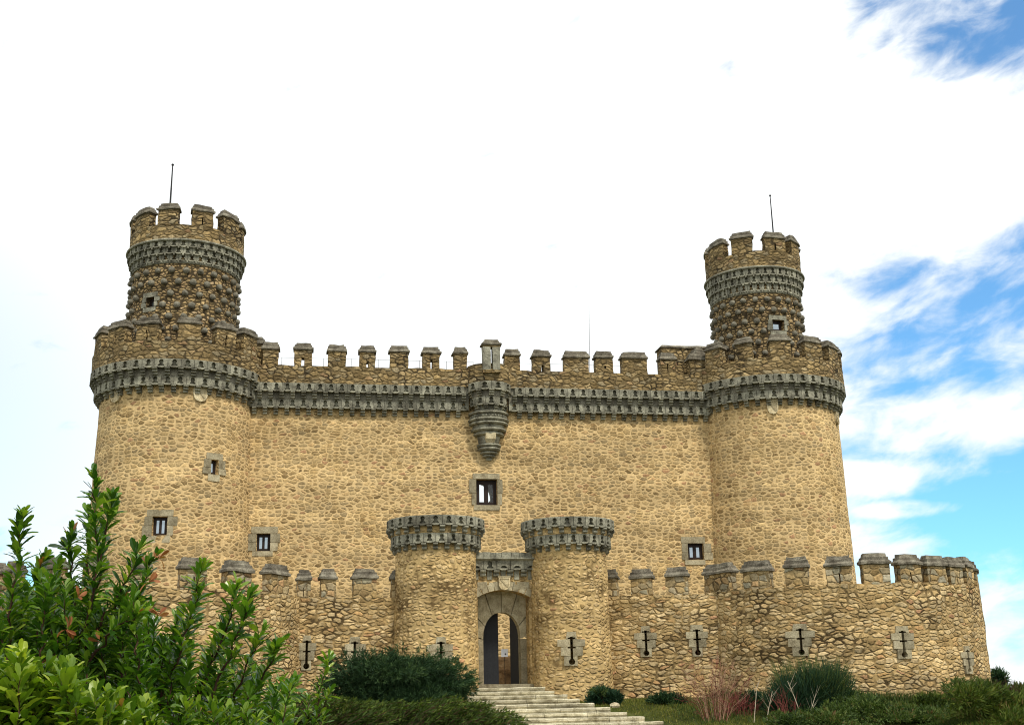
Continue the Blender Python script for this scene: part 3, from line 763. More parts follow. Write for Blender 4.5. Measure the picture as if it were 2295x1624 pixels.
# ------------------------------------------------------------------ round corner towers with their studded turrets
def build_tower(label, c, rad, trad, merl, tmerl, wins, twin, shields, ZT, TZ):
    """ZT: top of machicolation; TZ: (crown bottom, crown top, parapet, merlon top) of the turret"""
    t = thing('corner_tower', (c[0], c[1], 1.45), label, 'tower')
    F = circ_path(c[0], c[1], rad, 0.016, 15.0)
    holes = []; W = []
    for (x0, x1, y0, y1, sd) in wins:
        s0, za = F.hit(x0, y1); s1, zb = F.hit(x1, y0)
        zz = F.hit((x0 + x1) / 2, y1)[1]; zt_ = F.hit((x0 + x1) / 2, y0)[1]
        holes.append((s0, s1, zz, zt_, False)); W.append((s0, s1, zz, zt_, sd))
    full = math.pi * rad; v = F.view * rad
    mb = MB(); wall(mb, F, v - full, v + full, ZW, ZT - 0.25, holes=holes, t=.9, ds=.34)
    mb.build('wall', KEEP, t, .03, .9)
    mb = MB(); h = R(118) * rad
    machicolation(mb, F, v - h, v + h, .545, ZT, .29, .54)
    mb.build('machicolation', [GRANITE, BALLST], t)  # backing coloured darker than the corbels, so the gaps look more shaded
    ZP = ZT + .88; ZMT = ZT + 2.15
    mb = MB(); wall(mb, F, v - full, v + full, ZT - .02, ZP, o=.51, t=.55, ds=.3, dz=.3, ztop=lambda s: ZP + .05 * mnoise.noise(Vector((s * 1.3, c[0], 5))))
    mb.build('parapet', PARAPET, t, .03, 1.6)
    r2 = rad
    for a, wd, sl in merl:
        s = (F.view + R(a)) * r2; w = R(wd - 1.2) * r2 / 2
        merlon(t, F, s - w, s + w, ZP - .04, ZMT, -.03, .51, (.46, .54, .1, .7) if sl else None)
    for (s0, s1, za, zb, sd) in W:
        surround(t, F, s0, s1, za, zb, seed=sd, wide=.34, top=.32, sill=.34)
        window(t, F, s0, s1, za, zb, 2 if (s1 - s0) > .62 else 1, .24, .07)
    for (x, y, w, hh, sd) in shields:
        s, z = F.hit(x, y + hh * 22); shield(t, F, s, z, w, hh, .02, LIME, sd)
    # turret
    T = circ_path(c[0], c[1], trad)
    tv = T.view * trad; tf = math.pi * trad
    x0, x1, y0, y1 = twin
    ws0, wz0 = T.hit(x0, y1); ws1, wz1 = T.hit(x1, y0)
    mb = MB(); wall(mb, T, tv - tf, tv + tf, ZT - 1, TZ[1], holes=[(ws0, ws1, wz0, wz1, False)], t=.7, ds=.3, dz=.3)
    tu = mb.build('turret', TURRET, t, .03, 2.2)
    surround(tu, T, ws0, ws1, wz0, wz1, GRANITE, wide=.22, top=.26, sill=.24, o=.06, seed=5)
    window(tu, T, ws0, ws1, wz0, wz1, 1, .25, .06)
    row = 0; z = TZ[0] - .42
    while z > ZT + 1.2:
        nb = 24
        for k in range(nb):
            a = T.view + R(360 / nb * (k + .5 * (row % 2)))
            dl = (a - T.view + math.pi) % (2 * math.pi) - math.pi
            if abs(dl) > R(101): continue
            s = (T.view + dl) * trad
            if ws0 - .42 < s < ws1 + .42 and wz0 - .45 < z < wz1 + .42: continue
            mb = MB(); rb = rnd.uniform(.155, .175)
            hemisphere(mb, T(s, rb * .35, z + rnd.uniform(-.012, .012)), rb, (math.sin(s / trad), -math.cos(s / trad), 0))
            mb.build('stone_ball', BALLST, tu, .03, 6, True)
        row += 1; z -= .60
    # honeycomb crown
    mb = MB(); hh = (TZ[1] - TZ[0] - .16) / 3; hs = R(112) * trad
    pit = trad * 2 * math.pi / 40
    for k in range(3):
        zb = TZ[0] + .07 + hh * k; of = .10 + .10 * k; sh = .5 * (k % 2)
        n = int(2 * hs / pit)
        for j in range(n):
            sc = tv - hs + pit * (j + sh)
            niche_block(mb, T, sc, pit - .012, zb, hh, -.1, of, 0, 1.35)
            plate(mb, T, [(sc + pit / 2 - .05, zb + .02), (sc + pit / 2 + .05, zb + .02), (sc + pit / 2 + .02, zb - .09), (sc + pit / 2 - .02, zb - .09)], 0, of + .01)
        box(mb, T, tv - hs, tv + hs, -.1, of - .13, zb + .03, zb + hh - .003)
    for zz, oo in ((TZ[0], .07), (TZ[1] - .09, .40)):
        profile(mb, T, [(-.1, zz - .05), (oo - .03, zz - .05), (oo, zz), (oo - .02, zz + .06), (-.1, zz + .09)], tv - tf + .01, tv + tf - .01, 0, 60)
    mb.build('turret_crown', GRANITE, tu)
    mb = MB(); wall(mb, T, tv - tf, tv + tf, TZ[1] - .02, TZ[2], o=.24, t=.5, ds=.3, dz=.3, ztop=lambda s: TZ[2] + .05 * mnoise.noise(Vector((s * 1.5, c[0], 9))))
    mb.build('turret_parapet', PARAPET, tu, .03, 1.8)
    for a, wd, sl in tmerl:
        s = (T.view + R(a)) * trad; w = R(wd) * trad / 2
        merlon(tu, T, s - w, s + w, TZ[2] - .04, TZ[3], -.24, .24, (.44, .52, .12, .6) if sl else None)
    return t
ringL = [(-71, 20, 0), (-46.7, 20, 1), (-22.8, 18.5, 1), (4, 18.5, 0), (29, 18.5, 1), (51, 18.5, 1), (75, 18.5, 0)] + [(100 + 24.5 * k, 18.5, 0) for k in range(7)]
ringR = [(-57, 17, 0), (-34, 17, 0), (-10.7, 16, 0), (15, 17.5, 0), (40, 19, 0), (64, 20, 0)] + [(88 + 24.5 * k, 18.5, 0) for k in range(8)]
tL = [(-84, 22, 0), (-54, 28, 0), (-21.5, 25, 0), (13.5, 24, 1), (48, 27, 0), (82, 26, 0)] + [(117 + 35 * k, 26, 0) for k in range(4)]
tR = [(-88, 26, 0), (-50, 34, 0), (-11, 29, 0), (30, 31, 1), (68, 28, 0)] + [(107 + 40 * k, 30, 0) for k in range(4)]
build_tower("left round tower, the nearer one, with three windows and a ball-studded turret on top", LT, LR, 2.64, ringL, tL,
            [(471, 489, 1030, 1063, 21), (341, 376, 1157, 1200, 5)], (327, 347, 665, 690),
            [(448, 882, .68, .86, 1), (260, 885, .70, .80, 2)], 17.32, (22.75, 23.92, 24.70, 25.88))
build_tower("right round tower, plain below its ring of corbels, with one turret window", RTW, RR, 2.40, ringR, tR,
            [], (1732, 1756, 718, 740), [(1733, 912, .55, .75, 3), (1876, 938, .55, .62, 4)], 17.32, (22.43, 23.85, 24.72, 25.90))

def pole(name, x, y0, y1, Y, rad, label, cat, mat, knob=True, group=None):
    a, b = at(x[0], y0, Y), at(x[1], y1, Y)
    mb = MB(); tube(mb, [a, a.lerp(b, .5), b], [rad, rad * .8, rad * .55], 8)
    if knob:
        tube(mb, [b, b + Vector((0, 0, .06)), b + Vector((0, 0, .10))], [rad * 1.2, rad * 1.3, rad * .5], 8)
    o = mb.build(name, mat); tag(o, label, cat, group)
pole('flagpole', (380, 387), 480, 371, 58.6, .055, "bare dark flagpole on the left turret", 'flagpole', IRON, True, 'flagpoles on the turrets')
pole('flagpole', (1735, 1726), 545, 440, 63.6, .045, "thin bare flagpole leaning on top of the right turret", 'flagpole', IRON, True, 'flagpoles on the turrets')
pole('antenna', (1322, 1320), 850, 685, 66.0, .018, "very thin pale antenna rising behind the wall merlons", 'antenna', STEEL, False)

def railing(x0, x1, n, label):
    F = CUR; t = None
    s0, _ = F.hit(x0, 815, -1.4); s1, _ = F.hit(x1, 815, -1.4); z = 18.78
    p = F(s0, -1.3, 17.2)
    t = thing('safety_railing', p, label, 'railing', 'wire railings along the wall walk')
    for k in range(n):
        q = F(s0 + (s1 - s0) * k / (n - 1), -1.3, 0)
        mb = MB(); tube(mb, [(q.x, q.y, 17.2), (q.x, q.y, z)], .012, 5); mb.build('post', STEEL, t)
    for zz in (z - .02, z - .45):
        a, b = F(s0, -1.3, zz), F(s1, -1.3, zz)
        mb = MB(); tube(mb, [a, b], .009, 4); mb.build('cable', STEEL, t)
railing(600, 1060, 16, "thin wire railing seen in the gaps left of the middle turret")
railing(1130, 1400, 9, "thin wire railing seen in the gaps right of the middle turret")

# ------------------------------------------------------------------ gatehouse
GL, GR = at(977, 1350, 48.2), at(1277, 1350, 49.2)
GRL, GRR = 1.60, 1.54
def build_gate():
    t = thing('gatehouse', (-.3, 48.8, 1.45), "stone gate between two short round towers with crown-like corbelled tops", 'gatehouse')
    for c, rad, sx, sy0, sy1, ztop, sd in ((GL, GRL, 988, 1502, 1426, 8.42, 31), (GR, GRR, 1282.5, 1491, 1415, 8.40, 32)):
        F = circ_path(c.x, c.y, rad, 0.012, 7.0)
        s, z0 = F.hit(sx, sy0); _, z1 = F.hit(sx, sy1)
        H = z1 - z0; v = F.view * rad; full = math.pi * rad
        mb = MB(); wall(mb, F, v - full, v + full, .8, ztop - .75, holes=[slit_hole(s, z0, H)], t=.8, ds=.25, dz=.3)
        g = mb.build('gate_tower', GATE, t, .045, 1.6)
        n = 24; p = 2 * full / n
        mb = MB(); h = full
        machicolation(mb, F, v - h, v + h, p, ztop, .20, .38, bh=.36, ch=.30, rolls=2)
        wall(mb, F, v - full, v + full, ztop - .75, ztop - .01, o=.12, t=.5, ds=.25)
        mb.build('machicolation', [GRANITE, GATE], g)
        arrow_slit(g, F, s, z0, H, 1.0, sd)
        tag(g, "left gate tower, partly behind the dark bush" if sd == 31 else "right gate tower with a full cross slit")
    # wall with the arch between them
    p0, p1 = Vector((GL.x + 1.30, 48.42)), Vector((GR.x - 1.30, 48.92))
    F = line_path(p0, p1); L = F.L
    sa, za = F.hit(1069, 1338); sb_, zb_ = F.hit(1188, 1340); _, zc = F.hit(1128, 1321)
    z_th = F.hit(1128, 1532)[1]
    zcor = F.hit(1128, 1300)[1]; ztop = F.hit(1128, 1239)[1]; zrim = F.hit(1128, 1250)[1]
    # front: segmental arch cut into a rubble face
    N = 12; arc = []
    for k in range(N + 1):
        u = k / N; arc.append((sa + (sb_ - sa) * u, za + (zc - za) * (1 - (2 * u - 1) ** 2)))
    mb = MB()
    plate(mb, F, [(0, za - .2), (sa, za - .2)] + arc + [(sb_, za - .2), (L, za - .2), (L, zrim), (0, zrim)], -.75, 0, 0)
    gw = mb.build('arch_wall', GATE, t)
    mb = MB()                                        # voussoirs of the outer arch
    NV = 9
    for k in range(NV):
        u0, u1 = k / NV + .006, (k + 1) / NV - .006
        q = []
        for u in (u0, (u0 + u1) / 2, u1):
            q.append((sa + (sb_ - sa) * u, za + (zc - za) * (1 - (2 * u - 1) ** 2)))
        th = .30 + rnd.uniform(-.03, .05)
        def outp(p): 
            d = Vector((p[0] - (sa + sb_) / 2, (p[1] - za) + 1.6)); d.normalize(); return (p[0] + d.x * th, p[1] + d.y * th)
        plate(mb, F, q + [outp(p) for p in reversed(q)], -.75, .02 + rnd.uniform(0, .015))
    for a, b, c, d in ((sa + .02, sa + .42, zcor - .33, zcor - .06), (sb_ - .52, sb_ - .02, zcor - .32, zcor - .06), (sa + .48, sa + .78, zcor - .30, zcor - .08), (sb_ - .78, sb_ - .60, zcor - .30, zcor - .05)):
        box(mb, F, a, b, -.2, .018 + rnd.uniform(0, .01), c, d)
    mb.build('outer_arch', DRESSED, t, .008, 3)
    # deep inner doorway of large dressed stones
    sd0, zq = F.hit(1083, 1420, -.75); sd1, _ = F.hit(1166, 1420, -.75); sap, zap = F.hit(1122, 1371, -.75)
    zsp = F.hit(1122, 1432, -.75)[1]
    half = (sd1 - sd0) / 2; mid = (sd0 + sd1) / 2
    def prof(u):                                     # slightly pointed arch, u from 0 (left springing) to 1
        a = math.pi * (1 - u); x = math.cos(a); y = math.sin(a)
        return (mid + half * x, zsp + (zap - zsp) * (y ** .85))
    mb = MB(); SL, SR_, ZTOP = -.0, L, zc + .6
    cuts = [0, .14, .33, .5, .67, .86, 1]
    def ray_out(p):
        d = Vector((p[0] - mid, p[1] - zsp + .25)).normalized()
        k = 9.0
        for lim, comp in ((SL - mid, 0), (SR_ - mid, 0)):
            if d.x * lim > 0: k = min(k, lim / d.x)
        if d.y > 0: k = min(k, (ZTOP - zsp + .25) / d.y)
        return (mid + d.x * k, zsp - .25 + d.y * k)
    for a, b in zip(cuts, cuts[1:]):
        e = .004
        inn = [prof(a + e + (b - a - 2 * e) * k / 5) for k in range(6)]
        o1, o0 = ray_out(inn[-1]), ray_out(inn[0])
        pts = inn + [o1]
        if (o1[1] >= ZTOP - .01) != (o0[1] >= ZTOP - .01):
            pts.append((SL if o0[0] < mid else SR_, ZTOP))
        pts.append(o0)
        plate(mb, F, pts, -1.25, -.75 + rnd.uniform(-.006, .006))
    zl = [z_th - .05, z_th + .95, z_th + 1.75, zsp - .004]
    for za_, zb2 in zip(zl, zl[1:]):
        box(mb, F, SL, sd0, -1.25, -.75 + rnd.uniform(-.008, .008), za_, zb2 - .008); box(mb, F, sd1, SR_, -1.25, -.75 + rnd.uniform(-.008, .008), za_, zb2 - .008)
    mb.build('inner_arch', DRESSED, t, .006, 3)
    mb = MB(); box(mb, F, SL, sa + .04, -.75, -.06, .9, za + .0, nz=4); box(mb, F, sb_ - .04, SR_, -.75, -.06, .9, za + .0, nz=4)
    mb.build('jamb', GATE, t)
    mb = MB(); box(mb, F, SL + .05, SR_ - .05, -1.3, .10, .9, z_th)
    mb.build('threshold', DRESSED, t, .01, 2)
    # corbelled cornice over the gate
    mb = MB(); n = 5; p = L / n
    zb3 = zrim - .12
    for k in range(n):
        niche_block(mb, F, p * (k + .5), p - .02, zb3 - .34, .34, -.1, .20)
        box(mb, F, p * (k + .5) - .10, p * (k + .5) + .10, -.1, .03 + rnd.uniform(0, .02), zcor + .03, zb3 - .36)
    for k in range(1, n): corbel(mb, F, p * k, p * .42, zb3 - .34, .30, -.05, .18, 2)
    corbel(mb, F, .12, p * .36, zb3 - .34, .30, -.05, .18, 2); corbel(mb, F, L - .12, p * .36, zb3 - .34, .30, -.05, .18, 2)
    box(mb, F, 0, L, -.3, .06, zb3 - .32, zb3)
    profile(mb, F, [(-.3, zb3 + .002), (.24, zb3 + .002), (.33, zb3 + .06), (.32, zb3 + .12), (-.3, zb3 + .14)], 0, L)
    mb.build('cornice', GRANITE, t, .008, 3)
    mb = MB(); x = .0
    while x < L - .05:
        w = rnd.uniform(.22, .42); x2 = min(L, x + w)
        box(mb, F, x + .008, x2 - .008, -.3, .14 + rnd.uniform(-.01, .01), zb3 + .142, ztop + rnd.uniform(-.03, .03)); x = x2
    mb.build('coping', GRANITE, t, .012, 3)
    s, z = F.hit(1130, 1322)
    shield(t, F, s, z, .46, .50, .03, LIME, 9)
    # door leaves
    def leaf(s0, s1, name):
        mb = MB(); pts = [(s0, z_th + .02), (s1, z_th + .02)]
        us = [k / 40 for k in range(41)]
        top = [prof(u) for u in us if s0 + .01 < prof(u)[0] < s1 - .01]
        def topz(s):
            best = min(us, key=lambda u: abs(prof(u)[0] - s)); return prof(best)[1]
        pts += [(s1, topz(s1) if s1 < sd1 - .02 else zsp)] + [(a, b) for a, b in reversed(top)] + [(s0, topz(s0) if s0 > sd0 + .02 else zsp)]
        plate(mb, F, pts, -1.34, -1.27, 0, True)
        q = s0 + .22
        while q < s1 - .1:
            box(mb, F, q - .008, q + .008, -1.3, -1.262, z_th + .04, zsp - .05); q += .24
        d = mb.build(name, DOORM, t)
        return d, s0, s1
    d1, a, b = leaf(sd0 + .01, sap - .03, 'door_leaf')
    tag(d1, "closed dark grey left leaf of the gate")
    # right leaf stands open, swung inward: a slim dark slab seen edge-on
    hinge = F(sd1 + .06, -1.28, 0); inner = F(sd1 - .12, -2.1, 0)
    D = line_path(hinge[:2], inner[:2])
    mb = MB(); hz = zsp + .1
    plate(mb, D, [(0, z_th + .02), (D.L, z_th + .02), (D.L, zap + .1), (0, zap - .2)], -.07, 0, 0, True)
    tag(mb.build('door_leaf', DOORM, t), "open right leaf of the gate, swung inward")
    # notice standing in the open half of the door
    s2, zn0 = F.hit(1123.5, 1471, -1.5); s3, zn1 = F.hit(1138, 1453.5, -1.5)
    b0 = F((s2 + s3) / 2, -1.5, z_th)
    nt_ = thing('notice_stand', b0, "small white notice on a thin stand inside the open half of the gate", 'notice')
    mb = MB(); tube(mb, [b0 + Vector((0, .03, 0)), Vector((b0.x, b0.y + .03, zn1 - .05))], .012, 6); mb.build('post', IRON, nt_)
    mb = MB(); box(mb, F, s2, s3, -1.515, -1.50, zn0, zn1); bd = mb.build('board', PAPER, nt_)
    w, h = s3 - s2, zn1 - zn0
    mb = MB()
    plate(mb, F, [(s2 + w * (.62 + .10 * math.cos(2 * math.pi * k / 10)), zn0 + h * (.36 + .13 * math.sin(2 * math.pi * k / 10))) for k in range(10)], -1.5, -1.497)
    plate(mb, F, [(s2 + w * .56, zn0 + h * .26), (s2 + w * .78, zn0 + h * .26), (s2 + w * .67, zn0 + h * .40)], -1.5, -1.4965)
    mb.build('symbol', INK, bd)
build_gate()

# ------------------------------------------------------------------ outer wall: a drum at each corner and straight runs to the gate
DL = (-14.5, 47.6, 6.25)
DR = (13.02, 51.7, 6.12)
def build_outer(label, drum, line, mpx, slits, gate_x, side, zt):
    t = thing('outer_wall', (drum[0], drum[1], 1.4), label, 'castle wall')
    cx, cy, rad = drum
    F = circ_path(cx, cy, rad, 0.004, 5.0)
    G = line_path(*line)
    # where the straight run meets the drum
    e = (cx - line[0][0]) * G.normal.x + (cy - line[0][1]) * G.normal.y     # how far the axis lies out from the line (negative: behind)
    along = (cx - line[0][0]) * G.tan.x + (cy - line[0][1]) * G.tan.y
    half = math.sqrt(rad * rad - e * e)
    thn = math.atan2(G.normal.x, -G.normal.y)
    ang = math.acos(max(-1, min(1, -e / rad)))
    if side < 0:
        jl = along + half; jr = G.L; ja = thn + ang; arc = (ja - R(205), ja)
        gseg = (jl - .3, jr)
    else:
        jr = along - half; jl = 0; ja = thn - ang; arc = (ja, ja + R(200))
        gseg = (0, jr + .3)
    hf, hg = [], []; S = []
    for (x, y0, y1, sd, W) in slits:
        on = 'd'
        s, z0 = F.hit(x, y1); _, z1 = F.hit(x, y0)
        sg, g0 = G.hit(x, y1); _, g1 = G.hit(x, y0)
        if gseg[0] < sg < gseg[1] and ((side < 0 and sg > jl) or (side > 0 and sg < jr)): on = 'g'; s, z0, z1 = sg, g0, g1
        (hg if on == 'g' else hf).append(slit_hole(s, z0, z1 - z0)); S.append((on, s, z0, z1 - z0, sd, W))
    mb = MB()
    wall(mb, F, arc[0] * rad, arc[1] * rad, .5, zt, holes=hf, t=.8, ds=.3, dz=.3, ztop=lambda s: zt + .06 * mnoise.noise(Vector((s * 1.1, cx, 2))))
    wall(mb, G, gseg[0], gseg[1], .5, zt, holes=hg, t=.8, ds=.3, dz=.3, ztop=lambda s: zt + .06 * mnoise.noise(Vector((s * 1.1, cx, 8))))
    mb.build('wall', OUTER, t, .06, 1.5)
    for on, s, z0, h, sd, W in S: arrow_slit(t, F if on == 'd' else G, s, z0, h, W, sd)
    for (x0, x1, y, sl) in mpx:
        sg0, _ = G.hit(x0, y); sg1, _ = G.hit(x1, y)
        m = (sg0 + sg1) / 2
        if (side < 0 and m > jl) or (side > 0 and m < jr): P, s0, s1 = G, sg0, sg1
        else:
            P = F; s0, _ = F.hit(x0, y); s1, _ = F.hit(x1, y)
            if s1 - s0 < .5: s1 = s0 + .5
        merlon(t, P, s0, s1, zt - .03, zt + 1.09, -.46, -.02, (.47, .53, .0, .62) if sl else None, [ASHLAR, COPING], .42)
    P = F; sl_ = F.hit(mpx[-1][1] if side > 0 else mpx[0][0], mpx[-1][2])[0]
    for k in range(4):                   # on round the back of the drum
        s0 = sl_ + side * (.45 + 1.5 * k); s1 = s0 + side * 1.15
        merlon(t, F, min(s0, s1), max(s0, s1), zt - .03, zt + 1.09, -.55, -.02, None, [ASHLAR, COPING], .42)
    return t, F, G
OL_line = ((-16.0, 44.6), (-3.2, 48.35))
OR_line = ((2.6, 49.7), (8.0, 48.4))
build_outer("left outer wall, low tan rubble running from the shrub to the gate", DL, OL_line,
            [(-40, -8, 1300, 0), (2, 38, 1290, 0), (75, 140, 1290, 1), (180, 240, 1285, 0), (285, 345, 1280, 0), (401, 470, 1275, 1), (506, 570, 1280, 1), (606, 652, 1290, 0), (664, 700, 1300, 1), (716, 760, 1310, 0), (788, 850, 1310, 0), (874, 905, 1310, 0)],
            [(686, 1423, 1501, 41, .72), (794, 1426, 1500, 42, .85)], 890, -1, 5.44)
build_outer("right outer wall, low tan rubble swinging round in a drum on the right", DR, OR_line,
            [(1350, 1386, 1310, 0), (1408, 1465, 1310, 0), (1488, 1546, 1310, 0), (1574, 1637, 1300, 0), (1660, 1727, 1285, 0), (1755, 1816, 1280, 0), (1844, 1914, 1275, 1), (1930, 2000, 1280, 0), (2013, 2070, 1285, 1), (2079, 2127, 1290, 0), (2130, 2163, 1300, 1), (2168, 2186, 1310, 0)],
            [(1449.6, 1402, 1471, 51, .9), (1565, 1399, 1470, 52, .9), (1798, 1397, 1469, 53, 1.1), (2027, 1402, 1475, 54, .95), (2171, 1447, 1509, 55, .9)], 1365, 1, 5.42)

# ------------------------------------------------------------------ the steps up to the gate
def build_steps():
    t = thing('stone_staircase', (.8, 44, .5), "pale granite steps widening as they come down from the gate", 'steps')
    rx = [1223, 1244, 1272, 1300, 1333, 1368, 1405, 1444, 1486, 1530, 1576, 1624, 1674]
    lx = [1066, 1055, 1046, 1040, 1036, 1034, 1032, 1030, 1028, 1026, 1024, 1022, 1020]
    y = 47.6
    for n in range(13):
        z = 1.94 - .15 * n
        y0 = y - .78
        a, b = at(lx[n], 1580, y0).x, at(rx[n], 1580, y0).x
        G = line_path((a, y0), (b, y0 + .04 * (b - a) * .2))
        mb = MB(); x = 0.0
        while x < G.L - .01:
            w = rnd.uniform(.85, 1.5); x2 = min(G.L, x + w)
            if G.L - x2 < .3: x2 = G.L
            j = rnd.uniform(-.012, .012)
            stack(mb, G, [(x + .006, x2 - .006, -1.2, .0 + j, z - .5), (x + .006, x2 - .006, -1.2, j, z - .10), (x + .006, x2 - .006, -1.2, .035 + j, z - .085), (x + .006, x2 - .006, -1.2, .04 + j, z - .02), (x + .012, x2 - .012, -1.2, .02 + j, z + rnd.uniform(-.006, .006))])
            x = x2
        mb.build('step', STEPST, t, .022, 3)
        y = y0
build_steps()

# ------------------------------------------------------------------ plants
def rv(r, s=1.0): return Vector((r.uniform(-s, s), r.uniform(-s, s), r.uniform(-s, s)))
def leaf(mb, p, d, up, L, W, r, uvx, bend=.25, shape=0):
    """one leaf: two folded halves, broadest beyond the middle, tip bent"""
    d = d.normalized(); side = d.cross(up)
    if side.length < 1e-3: side = d.orthogonal()
    side.normalize(); nrm = side.cross(d)
    q = [p, p + d * L * .35, p + d * L * .68 - nrm * L * bend * .2, p + d * L * .90 - nrm * L * bend * .42, p + d * L - nrm * L * bend * .55]
    w = (W * .27, W * .5, W * .36)
    A = [q[i + 1] + side * w[i] + nrm * W * .13 for i in range(3)]; B = [q[i + 1] - side * w[i] + nrm * W * .13 for i in range(3)]
    pts = q + A + B
    mb.mesh(pts, [(0, 5, 1), (1, 5, 6, 2), (2, 6, 7, 3), (3, 7, 4), (0, 1, 8), (1, 2, 9, 8), (2, 3, 10, 9), (3, 4, 10)], lambda _: (uvx, .5))
def blade(mb, p, d, W, L, r, uvx):
    d = d.normalized(); s = d.cross(rv(r)).normalized() * W * .5
    mb.mesh([p - s, p + s, p + d * L * .6 + s * .8, p + d * L, p + d * L * .6 - s * .8], [(0, 1, 2, 3, 4)], lambda _: (uvx, .5))

def shoot(mbs, mbl, pts, r, L, W, lo=0.0, up_ang=42, dens=110, rad=.005, tone=(0.0, .9), tipred=0.0, spread=1.0):
    """a stem through pts with leaves spiralling along it"""
    pts = [Vector(p) for p in pts]
    tot = sum((b - a).length for a, b in zip(pts, pts[1:]))
    fine = []
    for a, b in zip(pts, pts[1:]):
        for k in range(4): fine.append(a.lerp(b, k / 4))
    fine.append(pts[-1])
    fine = [f + rv(r, .011) if 0 < i < len(fine) - 1 else f for i, f in enumerate(fine)]
    n = len(fine)
    tube(mbs, fine, [rad * (1.15 - .85 * i / (n - 1)) for i in range(n)], 5)
    N = int(tot * dens); phi = r.uniform(0, 6.28)
    for i in range(N):
        t = lo + (1 - lo) * (i + r.random() * .6) / N
        k = min(int(t * (n - 1)), n - 2); f = t * (n - 1) - k
        p = fine[k].lerp(fine[k + 1], f); d = (fine[k + 1] - fine[k]).normalized()
        phi += 2.399 + r.uniform(-.3, .3)
        a = d.orthogonal().normalized(); b = d.cross(a)
        o = a * math.cos(phi) + b * math.sin(phi)
        ang = R(up_ang + r.uniform(-14, 16) - (26 * max(0, t - .8) / .2) + 16 * (1 - t))
        ld = d * math.cos(ang) + o * math.sin(ang) * spread + rv(r, .22)
        if r.random() < .08: continue
        sz = r.uniform(.55, 1.2) * (1.0 - .25 * max(0, (t - .85) / .15))
        u = r.uniform(*tone)
        if t > .9 and r.random() < tipred: u = 1.0
        leaf(mbl, p, ld, d * .6 + Vector((0, 0, .4)) + rv(r, .25), L * sz, W * sz, r, u, r.uniform(.0, .5))

